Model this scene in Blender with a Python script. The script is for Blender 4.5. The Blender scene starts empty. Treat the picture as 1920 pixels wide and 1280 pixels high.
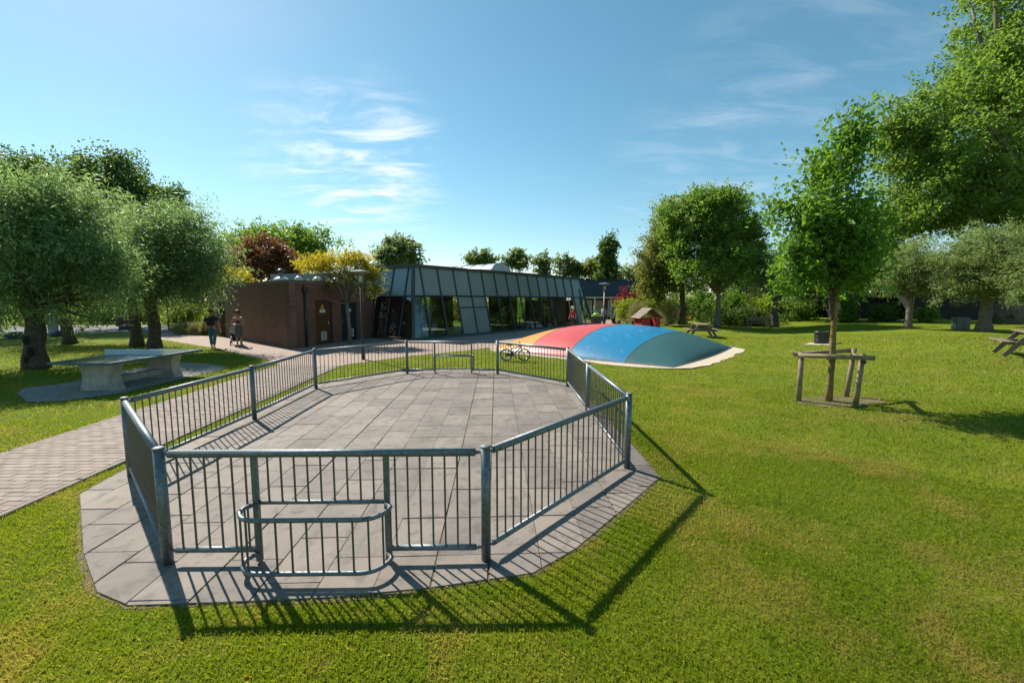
import bpy, math, random
import numpy as np
from mathutils import Vector, Matrix

# ------------------------------------------------------------------ camera
scene = bpy.context.scene
COL = scene.collection
R = math.radians
FPX, CAM_H, PITCH = 785.0, 2.25, R(5.7)
cam_d = bpy.data.cameras.new('camera'); cam = bpy.data.objects.new('camera', cam_d); COL.objects.link(cam)
cam_d.sensor_width = 36.0; cam_d.lens = 36.0 * FPX / 1920.0
cam_d.clip_start = 0.05; cam_d.clip_end = 2000
cam.location = (0, 0, CAM_H); cam.rotation_euler = (R(90) - PITCH, 0, 0)
scene.camera = cam
scene.render.resolution_x = 1024; scene.render.resolution_y = 682

# ------------------------------------------------------------------ sun, sky, exposure
SUN_AZ, SUN_EL = R(-45.0), R(43.5)          # azimuth measured from +Y towards +X
sun_dir = Vector((math.sin(SUN_AZ)*math.cos(SUN_EL), math.cos(SUN_AZ)*math.cos(SUN_EL), math.sin(SUN_EL)))
sd = bpy.data.lights.new('sun', 'SUN'); sun = bpy.data.objects.new('sun', sd); COL.objects.link(sun)
sd.energy = 5.0; sd.angle = R(0.53); sd.color = (1.0, 0.93, 0.82)
sun.rotation_euler = (-sun_dir).to_track_quat('-Z', 'Y').to_euler()
sun.location = sun_dir * 60
scene.view_settings.view_transform = 'Standard'; scene.view_settings.look = 'None'
scene.view_settings.gamma = 1.0; scene.view_settings.use_curve_mapping = False
scene.view_settings.exposure = 0.66

world = bpy.data.worlds.new('World'); scene.world = world; world.use_nodes = True

def pix_dir(px, py):
    x = (px-960)/FPX; u = (640-py)/FPX
    return Vector((x, math.cos(PITCH)+u*math.sin(PITCH), -math.sin(PITCH)+u*math.cos(PITCH)))

CLX, CLY = 0.7, 0.3
def build_world():
    nt = world.node_tree; N = nt.nodes; L = nt.links
    N.clear()
    out = N.new('ShaderNodeOutputWorld'); bg = N.new('ShaderNodeBackground')
    L.new(bg.outputs[0], out.inputs[0]); bg.inputs[1].default_value = 0.088
    sky = N.new('ShaderNodeTexSky'); sky.sky_type = 'NISHITA'; sky.sun_disc = False
    sky.sun_elevation = SUN_EL; sky.sun_rotation = SUN_AZ
    sky.altitude = 0; sky.air_density = 1.0; sky.dust_density = 0.25; sky.ozone_density = 1.6
    tc = N.new('ShaderNodeTexCoord')
    sep = N.new('ShaderNodeSeparateXYZ'); L.new(tc.outputs['Generated'], sep.inputs[0])
    def math_(op, a, b=None, c=None):
        n = N.new('ShaderNodeMath'); n.operation = op
        for i, v in enumerate((a, b, c)):
            if v is None: continue
            if isinstance(v, (int, float)): n.inputs[i].default_value = v
            else: L.new(v, n.inputs[i])
        return n.outputs[0]
    # a high thin cloud sheet: the direction is carried onto a flat layer
    zc = math_('MAXIMUM', math_('ADD', sep.outputs[2], 0.12), 0.05)
    cx = math_('DIVIDE', sep.outputs[0], zc); cy = math_('DIVIDE', sep.outputs[1], zc)
    comb = N.new('ShaderNodeCombineXYZ'); L.new(math_('MULTIPLY', cx, 0.75), comb.inputs[0]); L.new(math_('MULTIPLY', cy, 1.9), comb.inputs[1])
    shift = N.new('ShaderNodeVectorMath'); shift.operation = 'ADD'; L.new(comb.outputs[0], shift.inputs[0]); shift.inputs[1].default_value = (CLX, CLY, 0.0)
    comb = shift
    def noise(vec, scale, detail, rough, dist):
        n = N.new('ShaderNodeTexNoise'); n.inputs['Scale'].default_value = scale; n.inputs['Detail'].default_value = detail
        n.inputs['Roughness'].default_value = rough; n.inputs['Distortion'].default_value = dist
        L.new(vec, n.inputs['Vector']); return n.outputs['Fac']
    fine = noise(comb.outputs[0], 2.9, 9, 0.62, 0.55)
    wide = noise(comb.outputs[0], 0.55, 3, 0.5, 0.3)
    def ramp(v, a, b):
        n = N.new('ShaderNodeMapRange'); n.interpolation_type = 'SMOOTHSTEP'
        n.inputs[1].default_value = a; n.inputs[2].default_value = b; L.new(v, n.inputs[0]); return n.outputs[0]
    def patch(px, py, rad, gain):
        d = pix_dir(px, py).normalized()
        dp = N.new('ShaderNodeVectorMath'); dp.operation = 'DOT_PRODUCT'
        nv = N.new('ShaderNodeVectorMath'); nv.operation = 'NORMALIZE'; L.new(tc.outputs['Generated'], nv.inputs[0])
        L.new(nv.outputs[0], dp.inputs[0]); dp.inputs[1].default_value = d
        return math_('MULTIPLY', ramp(dp.outputs['Value'], math.cos(R(rad)), 1.0), gain)
    m = patch(685, 308, 11.5, 0.9)
    for a in ((570, 285, 9, 0.35), (1420, 240, 14, 0.20), (1600, 120, 13, 0.16), (1300, 330, 12, 0.17)):
        m = math_('MAXIMUM', m, patch(*a))
    m = math_('ADD', m, math_('MULTIPLY', ramp(wide, 0.52, 0.8), 0.12))
    cl = math_('MULTIPLY', ramp(fine, 0.40, 0.78), m)
    cl = math_('MINIMUM', math_('MULTIPLY', cl, 1.15), 0.85)
    hsv = N.new('ShaderNodeHueSaturation'); hsv.inputs['Saturation'].default_value = 1.15; hsv.inputs['Hue'].default_value = 0.472
    L.new(sky.outputs[0], hsv.inputs['Color'])
    mix = N.new('ShaderNodeMix'); mix.data_type = 'RGBA'
    L.new(cl, mix.inputs[0]); L.new(hsv.outputs[0], mix.inputs[6]); mix.inputs[7].default_value = (8.2, 8.6, 9.0, 1)
    L.new(mix.outputs[2], bg.inputs[0])
build_world()

# ------------------------------------------------------------------ helpers: places
def smooth(t): t = np.clip(t, 0, 1); return t*t*(3-2*t)
def terrain(x, y):
    x = np.asarray(x, float); y = np.asarray(y, float)
    s = x - 0.65*np.clip(y-9, 0, 24) - 4.0
    z = 0.55*smooth(s/10.5)
    fade = smooth((x-3.4)/3.0)
    z = z + fade*0.03*np.sin(x*0.7+1)*np.sin(y*0.55)
    return z
def tz(x, y): return float(terrain(x, y))
def G(px, py, z=0.0):
    d = pix_dir(px, py); t = (z-CAM_H)/d.z
    return Vector((d.x*t, d.y*t, z))
def GT(px, py, dz=0.0):
    z = 0.0
    for _ in range(30):
        p = G(px, py, z+dz); z = 0.5*z+0.5*tz(p.x, p.y)
    p = G(px, py, z+dz); p.z = z
    return p
def AT(px, py, Y):
    d = pix_dir(px, py); t = Y/d.y
    return Vector((d.x*t, Y, CAM_H+d.z*t))

# ------------------------------------------------------------------ helpers: meshes
def fast_mesh(name, verts, faces, attr=None, smooth_=False):
    verts = np.asarray(verts, np.float32); faces = np.asarray(faces, np.int32)
    me = bpy.data.meshes.new(name)
    n, k = faces.shape
    me.vertices.add(len(verts)); me.vertices.foreach_set('co', verts.ravel())
    me.loops.add(n*k); me.loops.foreach_set('vertex_index', faces.ravel())
    me.polygons.add(n); me.polygons.foreach_set('loop_start', np.arange(n, dtype=np.int32)*k)
    if smooth_: me.polygons.foreach_set('use_smooth', np.ones(n, bool))
    if attr is not None:
        a = me.attributes.new('v', 'FLOAT', 'POINT'); a.data.foreach_set('value', np.asarray(attr, np.float32))
    me.update(calc_edges=True); me.validate()
    return me

class MB:
    def __init__(s): s.v = []; s.f = []
    def add(s, vs, fs):
        o = len(s.v); s.v += [tuple(v) for v in vs]; s.f += [tuple(i+o for i in f) for f in fs]; return s
    def box(s, c, size, rz=0.0, M=None, taper=1.0):
        hx, hy, hz = size[0]/2, size[1]/2, size[2]/2
        vs = []
        for z, k in ((-hz, 1), (hz, taper)):
            for x, y in ((-hx, -hy), (hx, -hy), (hx, hy), (-hx, hy)): vs.append(Vector((x*k, y*k, z)))
        Q = M if M is not None else Matrix.Rotation(rz, 3, 'Z')
        vs = [Q @ v + Vector(c) for v in vs]
        return s.add(vs, [(3, 2, 1, 0), (4, 5, 6, 7), (0, 1, 5, 4), (1, 2, 6, 5), (2, 3, 7, 6), (3, 0, 4, 7)])
    def bbox(s, c, size, b=0.01, rz=0.0, M=None):
        # box with bevelled edges: three nested rings on z
        hx, hy, hz = size[0]/2, size[1]/2, size[2]/2
        Q = M if M is not None else Matrix.Rotation(rz, 3, 'Z')
        rings = []
        for z, i in ((-hz, b), (-hz+b, 0), (hz-b, 0), (hz, b)):
            x, y = hx-i, hy-i
            rings.append([(-x+b, -y, z), (x-b, -y, z), (x, -y+b, z), (x, y-b, z), (x-b, y, z), (-x+b, y, z), (-x, y-b, z), (-x, -y+b, z)])
        vs = [Q @ Vector(p) + Vector(c) for r in rings for p in r]
        fs = [tuple(range(7, -1, -1)), tuple(range(24, 32))]
        for k in range(3):
            for j in range(8): fs.append((k*8+j, k*8+(j+1) % 8, k*8+8+(j+1) % 8, k*8+8+j))
        return s.add(vs, fs)
    def tube(s, pts, r, n=8, cap=True, closed=False):
        pts = [Vector(p) for p in pts]
        if not isinstance(r, (list, tuple)): r = [r]*len(pts)
        m = len(pts); vs = []; up = None
        for i in range(m):
            if closed: t = (pts[(i+1) % m]-pts[i-1])
            else: t = pts[min(i+1, m-1)]-pts[max(i-1, 0)]
            t = t.normalized() if t.length > 1e-9 else Vector((0, 0, 1))
            if up is None:
                up = Vector((0, 0, 1)) if abs(t.z) < 0.9 else Vector((1, 0, 0))
            a = up - t*up.dot(t)
            a = a.normalized() if a.length > 1e-6 else t.orthogonal().normalized()
            up = a; b = t.cross(a)
            for j in range(n):
                q = 2*math.pi*j/n
                vs.append(pts[i]+(a*math.cos(q)+b*math.sin(q))*r[i])
        fs = []
        for i in range(m if closed else m-1):
            k = (i+1) % m
            for j in range(n): fs.append((i*n+j, i*n+(j+1) % n, k*n+(j+1) % n, k*n+j))
        if cap and not closed: fs += [tuple(range(n-1, -1, -1)), tuple(range((m-1)*n, m*n))]
        return s.add(vs, fs)
    def lathe(s, prof, n=16, c=(0, 0, 0), sx=1.0, sy=1.0):
        vs = []; c = Vector(c)
        for r, z in prof:
            for j in range(n):
                q = 2*math.pi*j/n; vs.append(c+Vector((r*math.cos(q)*sx, r*math.sin(q)*sy, z)))
        fs = []
        for i in range(len(prof)-1):
            for j in range(n): fs.append((i*n+j, i*n+(j+1) % n, (i+1)*n+(j+1) % n, (i+1)*n+j))
        fs += [tuple(range(n-1, -1, -1)), tuple(range((len(prof)-1)*n, len(prof)*n))]
        return s.add(vs, fs)
    def prism(s, poly, z0, z1, M=None):
        n = len(poly); vs = [Vector((x, y, z0)) for x, y in poly]+[Vector((x, y, z1)) for x, y in poly]
        if M is not None: vs = [M @ v for v in vs]
        fs = [tuple(range(n-1, -1, -1)), tuple(range(n, 2*n))]
        for j in range(n): fs.append((j, (j+1) % n, n+(j+1) % n, n+j))
        return s.add(vs, fs)
    def quad(s, a, b, c, d): return s.add([a, b, c, d], [(0, 1, 2, 3)])
    def slab(s, a, b, c, d, th):
        # a thick plate on four corners, thickness behind the face (away from its normal)
        a, b, c, d = map(Vector, (a, b, c, d)); n = (b-a).cross(d-a).normalized()*th
        return s.add([a, b, c, d, a-n, b-n, c-n, d-n], [(0, 1, 2, 3), (7, 6, 5, 4), (0, 4, 5, 1), (1, 5, 6, 2), (2, 6, 7, 3), (3, 7, 4, 0)])
    def mesh(s, name, sm=False):
        me = bpy.data.meshes.new(name); me.from_pydata([tuple(v) for v in s.v], [], s.f); me.update()
        if sm:
            me.polygons.foreach_set('use_smooth', [len(p.vertices) <= 4 for p in me.polygons])
        return me
    def build(s, name, mat, parent=None, sm=False, loc=None):
        return put(name, s.mesh(name, sm), mat, parent, loc)

def put(name, me, mat, parent=None, loc=None):
    o = bpy.data.objects.new(name, me); COL.objects.link(o)
    if mat is not None and not me.materials: me.materials.append(MAT[mat] if isinstance(mat, str) else mat)
    if parent is not None: o.parent = parent
    if loc is not None: o.location = loc
    return o
def tag(o, label=None, cat=None, group=None, kind=None):
    if label: o['label'] = label
    if cat: o['category'] = cat
    if group: o['group'] = group
    if kind: o['kind'] = kind
    return o
def empty(name, loc, rz=0.0, label=None, cat=None, group=None):
    o = bpy.data.objects.new(name, None); COL.objects.link(o); o.empty_display_size = 0.2
    o.location = loc; o.rotation_euler = (0, 0, rz)
    return tag(o, label, cat, group)
def copy_tree(o, parent=None):
    c = o.copy(); COL.objects.link(c)
    if parent is not None: c.parent = parent
    for ch in list(o.children): copy_tree(ch, c)
    return c

# ------------------------------------------------------------------ helpers: materials
MAT = {}
def new_mat(name):
    m = bpy.data.materials.new(name); m.use_nodes = True; m.node_tree.nodes.clear(); MAT[name] = m
    return m, m.node_tree.nodes, m.node_tree.links
def mixc(N, L, fac, a, b, blend='MIX'):
    n = N.new('ShaderNodeMix'); n.data_type = 'RGBA'; n.blend_type = blend
    for v, i in ((fac, 0), (a, 6), (b, 7)):
        if isinstance(v, (int, float)): n.inputs[i].default_value = v
        elif isinstance(v, tuple): n.inputs[i].default_value = (*v[:3], 1)
        else: L.new(v, n.inputs[i])
    return n.outputs[2]
def nz(N, L, vec, scale, detail=4, rough=0.55, dist=0.0):
    n = N.new('ShaderNodeTexNoise'); n.inputs['Scale'].default_value = scale; n.inputs['Detail'].default_value = detail
    n.inputs['Roughness'].default_value = rough; n.inputs['Distortion'].default_value = dist
    if vec is not None: L.new(vec, n.inputs['Vector'])
    return n.outputs['Fac']
def rng_(N, L, v, a, b, c=0.0, d=1.0):
    n = N.new('ShaderNodeMapRange'); n.interpolation_type = 'SMOOTHSTEP'
    for i, q in enumerate((a, b, c, d)): n.inputs[i+1].default_value = q
    L.new(v, n.inputs[0]); return n.outputs[0]
def finish(m, N, L, color, rough=0.6, metal=0.0, bump=None, bs=0.2, bd=0.01, spec=0.5, extra=None):
    p = N.new('ShaderNodeBsdfPrincipled'); o = N.new('ShaderNodeOutputMaterial'); L.new(p.outputs[0], o.inputs[0])
    for nm, v in (('Base Color', color), ('Roughness', rough), ('Metallic', metal), ('Specular IOR Level', spec)):
        if isinstance(v, (int, float)): p.inputs[nm].default_value = v
        elif isinstance(v, tuple): p.inputs[nm].default_value = (*v[:3], 1)
        else: L.new(v, p.inputs[nm])
    if bump is not None:
        b = N.new('ShaderNodeBump'); b.inputs['Strength'].default_value = bs; b.inputs['Distance'].default_value = bd
        L.new(bump, b.inputs['Height']); L.new(b.outputs[0], p.inputs['Normal'])
    if extra:
        for k, v in extra.items(): p.inputs[k].default_value = v
    return p
def coord(N, kind='Object'): return N.new('ShaderNodeTexCoord').outputs[kind]
def simple(name, c1, c2=None, scale=6.0, rough=0.6, metal=0.0, bs=0.15, bscale=None, spec=0.5, world_=False, rnd=0.0, r2=None):
    m, N, L = new_mat(name)
    vec = N.new('ShaderNodeNewGeometry').outputs['Position'] if world_ else coord(N)
    c2 = c2 or tuple(x*0.72 for x in c1)
    a = nz(N, L, vec, scale, 6, 0.62)
    col = mixc(N, L, rng_(N, L, a, 0.3, 0.7), c1, c2)
    if rnd:
        oi = N.new('ShaderNodeObjectInfo').outputs['Random']
        col = mixc(N, L, 1.0, col, mixc(N, L, oi, (1-rnd,)*3, (1+rnd*0.6,)*3), 'MULTIPLY')
    b = nz(N, L, vec, bscale or scale*8, 5, 0.6)
    rr = rough if r2 is None else rng_(N, L, a, 0.3, 0.7, rough, r2)
    finish(m, N, L, col, rr, metal, b, bs, 0.01, spec)
    return m
def leaf_mat(name, dark, light, trans=0.4, tcol=None, rough=0.5, spec=0.3):
    rough = max(rough, 0.5); spec = min(spec, 0.3); dark = tuple(1.4*c for c in dark); light = tuple(1.28*c for c in light); trans += 0.05
    m, N, L = new_mat(name)
    at = N.new('ShaderNodeAttribute'); at.attribute_name = 'v'
    col = mixc(N, L, at.outputs['Fac'], dark, light)
    p = N.new('ShaderNodeBsdfPrincipled'); p.inputs['Roughness'].default_value = rough; p.inputs['Specular IOR Level'].default_value = spec
    L.new(col, p.inputs['Base Color'])
    t = N.new('ShaderNodeBsdfTranslucent')
    tc = tcol or (light[0]*1.5, light[1]*1.7, light[2]*0.6)
    L.new(mixc(N, L, at.outputs['Fac'], tuple(x*0.75 for x in tc), tc), t.inputs[0])
    mx = N.new('ShaderNodeMixShader'); mx.inputs[0].default_value = trans
    L.new(p.outputs[0], mx.inputs[1]); L.new(t.outputs[0], mx.inputs[2])
    o = N.new('ShaderNodeOutputMaterial'); L.new(mx.outputs[0], o.inputs[0])
    return m

simple('steel', (0.21, 0.245, 0.26), (0.12, 0.145, 0.155), 35, 0.42, 0.75, 0.10, 160, r2=0.6)
simple('steel_bar', (0.17, 0.16, 0.15), (0.11, 0.105, 0.10), 40, 0.5, 0.6, 0.08, 160)
simple('cap', (0.22, 0.23, 0.24), (0.12, 0.12, 0.13), 30, 0.6, 0.3)
simple('rubber', (0.02, 0.02, 0.022), (0.035, 0.035, 0.036), 20, 0.6)
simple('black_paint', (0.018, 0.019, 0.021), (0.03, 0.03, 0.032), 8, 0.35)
simple('chrome', (0.6, 0.6, 0.62), (0.5, 0.5, 0.52), 20, 0.2, 1.0)
simple('wood_old', (0.22, 0.17, 0.115), (0.13, 0.10, 0.07), 12, 0.75, bs=0.4, bscale=60)
simple('wood_pole', (0.27, 0.20, 0.12), (0.16, 0.125, 0.075), 7, 0.75, bs=0.4, bscale=40)
simple('wood_end', (0.055, 0.035, 0.022), (0.03, 0.02, 0.015), 12, 0.8)
simple('bark', (0.105, 0.08, 0.058), (0.045, 0.034, 0.025), 9, 0.9, bs=0.9, bscale=26)
simple('bark_pale', (0.20, 0.165, 0.12), (0.10, 0.082, 0.06), 8, 0.9, bs=0.7, bscale=30)
simple('bark_lichen', (0.26, 0.17, 0.03), (0.10, 0.082, 0.055), 7, 0.9, bs=0.7, bscale=40)
simple('twig', (0.07, 0.05, 0.035), (0.04, 0.03, 0.02), 8, 0.9)
simple('hollow', (0.012, 0.009, 0.007), (0.02, 0.015, 0.012), 8, 0.95)
simple('concrete', (0.46, 0.43, 0.37), (0.29, 0.27, 0.23), 5, 0.8, bs=0.25, bscale=60)
simple('tt_top', (0.012, 0.04, 0.045), (0.02, 0.055, 0.055), 3, 0.22, bs=0.03)
simple('tt_edge', (0.03, 0.105, 0.13), (0.02, 0.08, 0.10), 3, 0.4)
simple('tt_line', (0.7, 0.72, 0.72), (0.6, 0.62, 0.62), 3, 0.4)
simple('tt_net', (0.42, 0.60, 0.66), (0.36, 0.52, 0.58), 3, 0.45)
simple('panel_grey', (0.205, 0.265, 0.28), (0.18, 0.235, 0.25), 0.8, 0.32, 0.2, 0.02, 3, rnd=0.10)
simple('mullion', (0.028, 0.052, 0.058), (0.02, 0.04, 0.045), 4, 0.4, 0.1, 0.02)
simple('fascia', (0.03, 0.045, 0.045), (0.02, 0.03, 0.03), 4, 0.5)
simple('roof_edge', (0.13, 0.115, 0.09), (0.09, 0.085, 0.07), 3, 0.7)
simple('roof_felt', (0.16, 0.17, 0.17), (0.10, 0.11, 0.11), 1.5, 0.8)
simple('white_paint', (0.70, 0.70, 0.68), (0.58, 0.58, 0.56), 5, 0.5)
simple('dome_plastic', (0.62, 0.64, 0.62), (0.5, 0.52, 0.5), 5, 0.35)
simple('vault', (0.50, 0.55, 0.58), (0.42, 0.47, 0.5), 2, 0.3)
simple('door_brown', (0.10, 0.042, 0.012), (0.075, 0.03, 0.01), 3, 0.38, bs=0.04)
simple('door_green', (0.010, 0.032, 0.034), (0.008, 0.024, 0.027), 3, 0.4, bs=0.04)
simple('sign_yellow', (0.75, 0.40, 0.02), None, 4, 0.5)
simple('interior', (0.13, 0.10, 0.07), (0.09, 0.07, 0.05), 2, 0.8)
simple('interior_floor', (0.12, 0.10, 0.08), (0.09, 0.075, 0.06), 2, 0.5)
simple('curtain', (0.30, 0.13, 0.04), (0.16, 0.06, 0.02), 6, 0.85)
simple('slate', (0.022, 0.038, 0.048), (0.015, 0.027, 0.035), 3, 0.5, rnd=0.2)
simple('dark_wood', (0.012, 0.013, 0.013), (0.007, 0.008, 0.008), 5, 0.8, bs=0.3)
simple('pvc_yellow', (0.62, 0.27, 0.015), (0.52, 0.22, 0.015), 1.5, 0.42, bs=0.02)
simple('pvc_red', (0.58, 0.070, 0.062), (0.50, 0.055, 0.05), 1.5, 0.42, bs=0.02)
simple('red_paint', (0.42, 0.02, 0.012), (0.33, 0.015, 0.01), 4, 0.5)
simple('squirrel', (0.62, 0.22, 0.03), (0.5, 0.17, 0.02), 6, 0.5)
simple('cabinet', (0.10, 0.125, 0.115), (0.08, 0.10, 0.09), 5, 0.5)
simple('boulder', (0.035, 0.042, 0.055), (0.02, 0.025, 0.032), 4, 0.8, bs=0.6, bscale=12)
simple('stone_pale', (0.30, 0.30, 0.30), (0.2, 0.2, 0.2), 5, 0.8, bs=0.5, bscale=14)
simple('skin', (0.42, 0.235, 0.16), (0.37, 0.20, 0.135), 12, 0.55, bs=0.02)
simple('hair_brown', (0.055, 0.03, 0.015), (0.035, 0.02, 0.01), 40, 0.6, bs=0.4, bscale=90)
simple('hair_auburn', (0.23, 0.075, 0.022), (0.13, 0.04, 0.012), 40, 0.5, bs=0.4, bscale=90)
simple('cloth_green', (0.045, 0.065, 0.05), (0.03, 0.045, 0.036), 14, 0.9)
simple('cloth_black', (0.012, 0.012, 0.013), (0.02, 0.02, 0.022), 14, 0.85)
simple('jeans', (0.045, 0.135, 0.19), (0.03, 0.10, 0.145), 12, 0.9)
simple('cloth_grey', (0.13, 0.125, 0.12), (0.07, 0.068, 0.066), 60, 0.9)
simple('cloth_red', (0.30, 0.03, 0.04), (0.2, 0.02, 0.03), 14, 0.9)
simple('cloth_navy', (0.025, 0.035, 0.06), (0.018, 0.025, 0.045), 14, 0.9)
simple('shirt_pale', (0.28, 0.30, 0.34), (0.22, 0.24, 0.27), 14, 0.9)
simple('shoe_white', (0.6, 0.6, 0.58), (0.5, 0.5, 0.48), 14, 0.7)
simple('helmet', (0.45, 0.55, 0.04), (0.35, 0.45, 0.03), 9, 0.35)
simple('helmet_red', (0.55, 0.12, 0.02), None, 9, 0.35)
simple('bottle_green', (0.35, 0.55, 0.05), None, 9, 0.3)
simple('blanket', (0.65, 0.64, 0.66), (0.10, 0.10, 0.12), 18, 0.9)
simple('bike_blue', (0.05, 0.10, 0.22), (0.10, 0.12, 0.25), 9, 0.3)
simple('tape_red', (0.55, 0.05, 0.04), None, 9, 0.5)
for i, c in enumerate([(0.55, 0.50, 0.42), (0.40, 0.10, 0.06), (0.04, 0.10, 0.13), (0.60, 0.33, 0.10), (0.03, 0.03, 0.04), (0.42, 0.36, 0.36)]):
    simple('mosaic_%d' % i, c, None, 9, 0.6)

leaf_mat('leaf_willow', (0.035, 0.076, 0.040), (0.180, 0.265, 0.120), 0.43, (0.38, 0.56, 0.16))  # wide tone range paints sunlit and shaded leaves into the colour
leaf_mat('leaf_dark', (0.030, 0.062, 0.018), (0.070, 0.120, 0.030), 0.36, (0.18, 0.30, 0.04))
leaf_mat('leaf_mid', (0.046, 0.100, 0.022), (0.115, 0.190, 0.040), 0.44, (0.30, 0.48, 0.05))
leaf_mat('leaf_fresh', (0.042, 0.095, 0.014), (0.095, 0.175, 0.028), 0.42, (0.24, 0.46, 0.03))
leaf_mat('leaf_olive', (0.065, 0.088, 0.022), (0.150, 0.165, 0.038), 0.40, (0.36, 0.38, 0.05))
leaf_mat('leaf_yellow', (0.22, 0.19, 0.012), (0.44, 0.38, 0.018), 0.40, (0.76, 0.62, 0.02))
leaf_mat('leaf_copper', (0.050, 0.026, 0.016), (0.17, 0.085, 0.050), 0.30, (0.36, 0.14, 0.05))
leaf_mat('leaf_red', (0.10, 0.010, 0.015), (0.24, 0.025, 0.03), 0.35, (0.45, 0.03, 0.03))
leaf_mat('leaf_lime', (0.09, 0.14, 0.015), (0.20, 0.26, 0.025), 0.40, (0.42, 0.50, 0.03))
leaf_mat('leaf_straw', (0.13, 0.13, 0.05), (0.30, 0.28, 0.12), 0.35, (0.4, 0.36, 0.12))
leaf_mat('leaf_far', (0.075, 0.115, 0.050), (0.160, 0.205, 0.085), 0.42, (0.34, 0.44, 0.14))
leaf_mat('leaf_plane', (0.048, 0.095, 0.020), (0.140, 0.220, 0.045), 0.44, (0.32, 0.50, 0.05))
leaf_mat('leaf_silver', (0.075, 0.120, 0.045), (0.205, 0.270, 0.105), 0.40, (0.40, 0.52, 0.13))

def glass_mat(name, tint, opac, rough=0.02):
    m, N, L = new_mat(name)
    t = N.new('ShaderNodeBsdfTransparent'); t.inputs[0].default_value = (*tint, 1)
    g = N.new('ShaderNodeBsdfGlossy'); g.inputs['Roughness'].default_value = rough; g.inputs[0].default_value = (0.9, 0.95, 0.95, 1)
    lw = N.new('ShaderNodeLayerWeight'); lw.inputs[0].default_value = 0.5
    pw = N.new('ShaderNodeMath'); pw.operation = 'POWER'; L.new(lw.outputs['Facing'], pw.inputs[0]); pw.inputs[1].default_value = 4.0
    mx = N.new('ShaderNodeMixShader')
    a = N.new('ShaderNodeMath'); a.operation = 'MULTIPLY_ADD'; L.new(pw.outputs[0], a.inputs[0]); a.inputs[1].default_value = 0.9; a.inputs[2].default_value = opac
    L.new(a.outputs[0], mx.inputs[0]); L.new(t.outputs[0], mx.inputs[1]); L.new(g.outputs[0], mx.inputs[2])
    o = N.new('ShaderNodeOutputMaterial'); L.new(mx.outputs[0], o.inputs[0])
glass_mat('glass', (0.70, 0.76, 0.75), 0.10)
glass_mat('lamp_glass', (0.85, 0.88, 0.88), 0.06)

def brick_mat():
    m, N, L = new_mat('brickwork')
    c = coord(N); sp = N.new('ShaderNodeSeparateXYZ'); L.new(c, sp.inputs[0])
    cb = N.new('ShaderNodeCombineXYZ'); L.new(sp.outputs[0], cb.inputs[0]); L.new(sp.outputs[2], cb.inputs[1])
    b = N.new('ShaderNodeTexBrick'); L.new(cb.outputs[0], b.inputs['Vector'])
    b.inputs['Color1'].default_value = (0.19, 0.088, 0.058, 1); b.inputs['Color2'].default_value = (0.11, 0.06, 0.045, 1); b.inputs['Mortar'].default_value = (0.06, 0.05, 0.045, 1)
    b.inputs['Scale'].default_value = 1.0; b.inputs['Brick Width'].default_value = 0.22; b.inputs['Row Height'].default_value = 0.0625; b.inputs['Mortar Size'].default_value = 0.006
    b.inputs['Bias'].default_value = -0.1
    n = nz(N, L, c, 1.3, 5)
    col = mixc(N, L, 1.0, b.outputs[0], mixc(N, L, n, (0.7, 0.7, 0.7), (1.35, 1.3, 1.25)), 'MULTIPLY')
    finish(m, N, L, col, 0.85, 0, b.outputs['Fac'], -0.6, 0.01)
brick_mat()

def slab_mat():
    m, N, L = new_mat('slab')
    pos = N.new('ShaderNodeNewGeometry').outputs['Position']
    oi = N.new('ShaderNodeObjectInfo').outputs['Random']
    base = mixc(N, L, rng_(N, L, nz(N, L, pos, 1.1, 6, 0.65), 0.3, 0.72), (0.245, 0.208, 0.178), (0.188, 0.160, 0.138))
    base = mixc(N, L, rng_(N, L, nz(N, L, pos, 5.5, 6, 0.7, 0.5), 0.48, 0.66, 0, 0.7), base, (0.11, 0.095, 0.08))
    base = mixc(N, L, rng_(N, L, nz(N, L, pos, 0.6, 7, 0.75, 0.8), 0.52, 0.64, 0, 0.4), base, (0.135, 0.118, 0.098))
    base = mixc(N, L, 1.0, base, mixc(N, L, oi, (0.80, 0.81, 0.82), (1.12, 1.10, 1.08)), 'MULTIPLY')
    sp = nz(N, L, pos, 140, 3, 0.7)
    base = mixc(N, L, rng_(N, L, sp, 0.66, 0.74, 0, 0.5), base, (0.42, 0.38, 0.34))
    base = mixc(N, L, rng_(N, L, sp, 0.26, 0.36, 0.5, 0.0), base, (0.08, 0.07, 0.06))
    finish(m, N, L, base, 0.78, 0, nz(N, L, pos, 120, 4), 0.35, 0.004, 0.35)
slab_mat()
def paver_mat():
    m, N, L = new_mat('paver')
    pos = N.new('ShaderNodeNewGeometry').outputs['Position']
    at = N.new('ShaderNodeAttribute'); at.attribute_name = 'v'
    oi = N.new('ShaderNodeObjectInfo').outputs['Random']
    s = N.new('ShaderNodeMath'); s.operation = 'ADD'; L.new(at.outputs['Fac'], s.inputs[0]); L.new(oi, s.inputs[1])
    fr = N.new('ShaderNodeMath'); fr.operation = 'FRACT'; L.new(s.outputs[0], fr.inputs[0])
    base = mixc(N, L, fr.outputs[0], (0.255, 0.200, 0.168), (0.335, 0.268, 0.228))
    base = mixc(N, L, rng_(N, L, nz(N, L, pos, 2.2, 6, 0.65), 0.42, 0.72, 0, 0.5), base, (0.20, 0.165, 0.142))
    finish(m, N, L, base, 0.85, 0, nz(N, L, pos, 90, 4), 0.4, 0.004, 0.3)
paver_mat()
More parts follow.
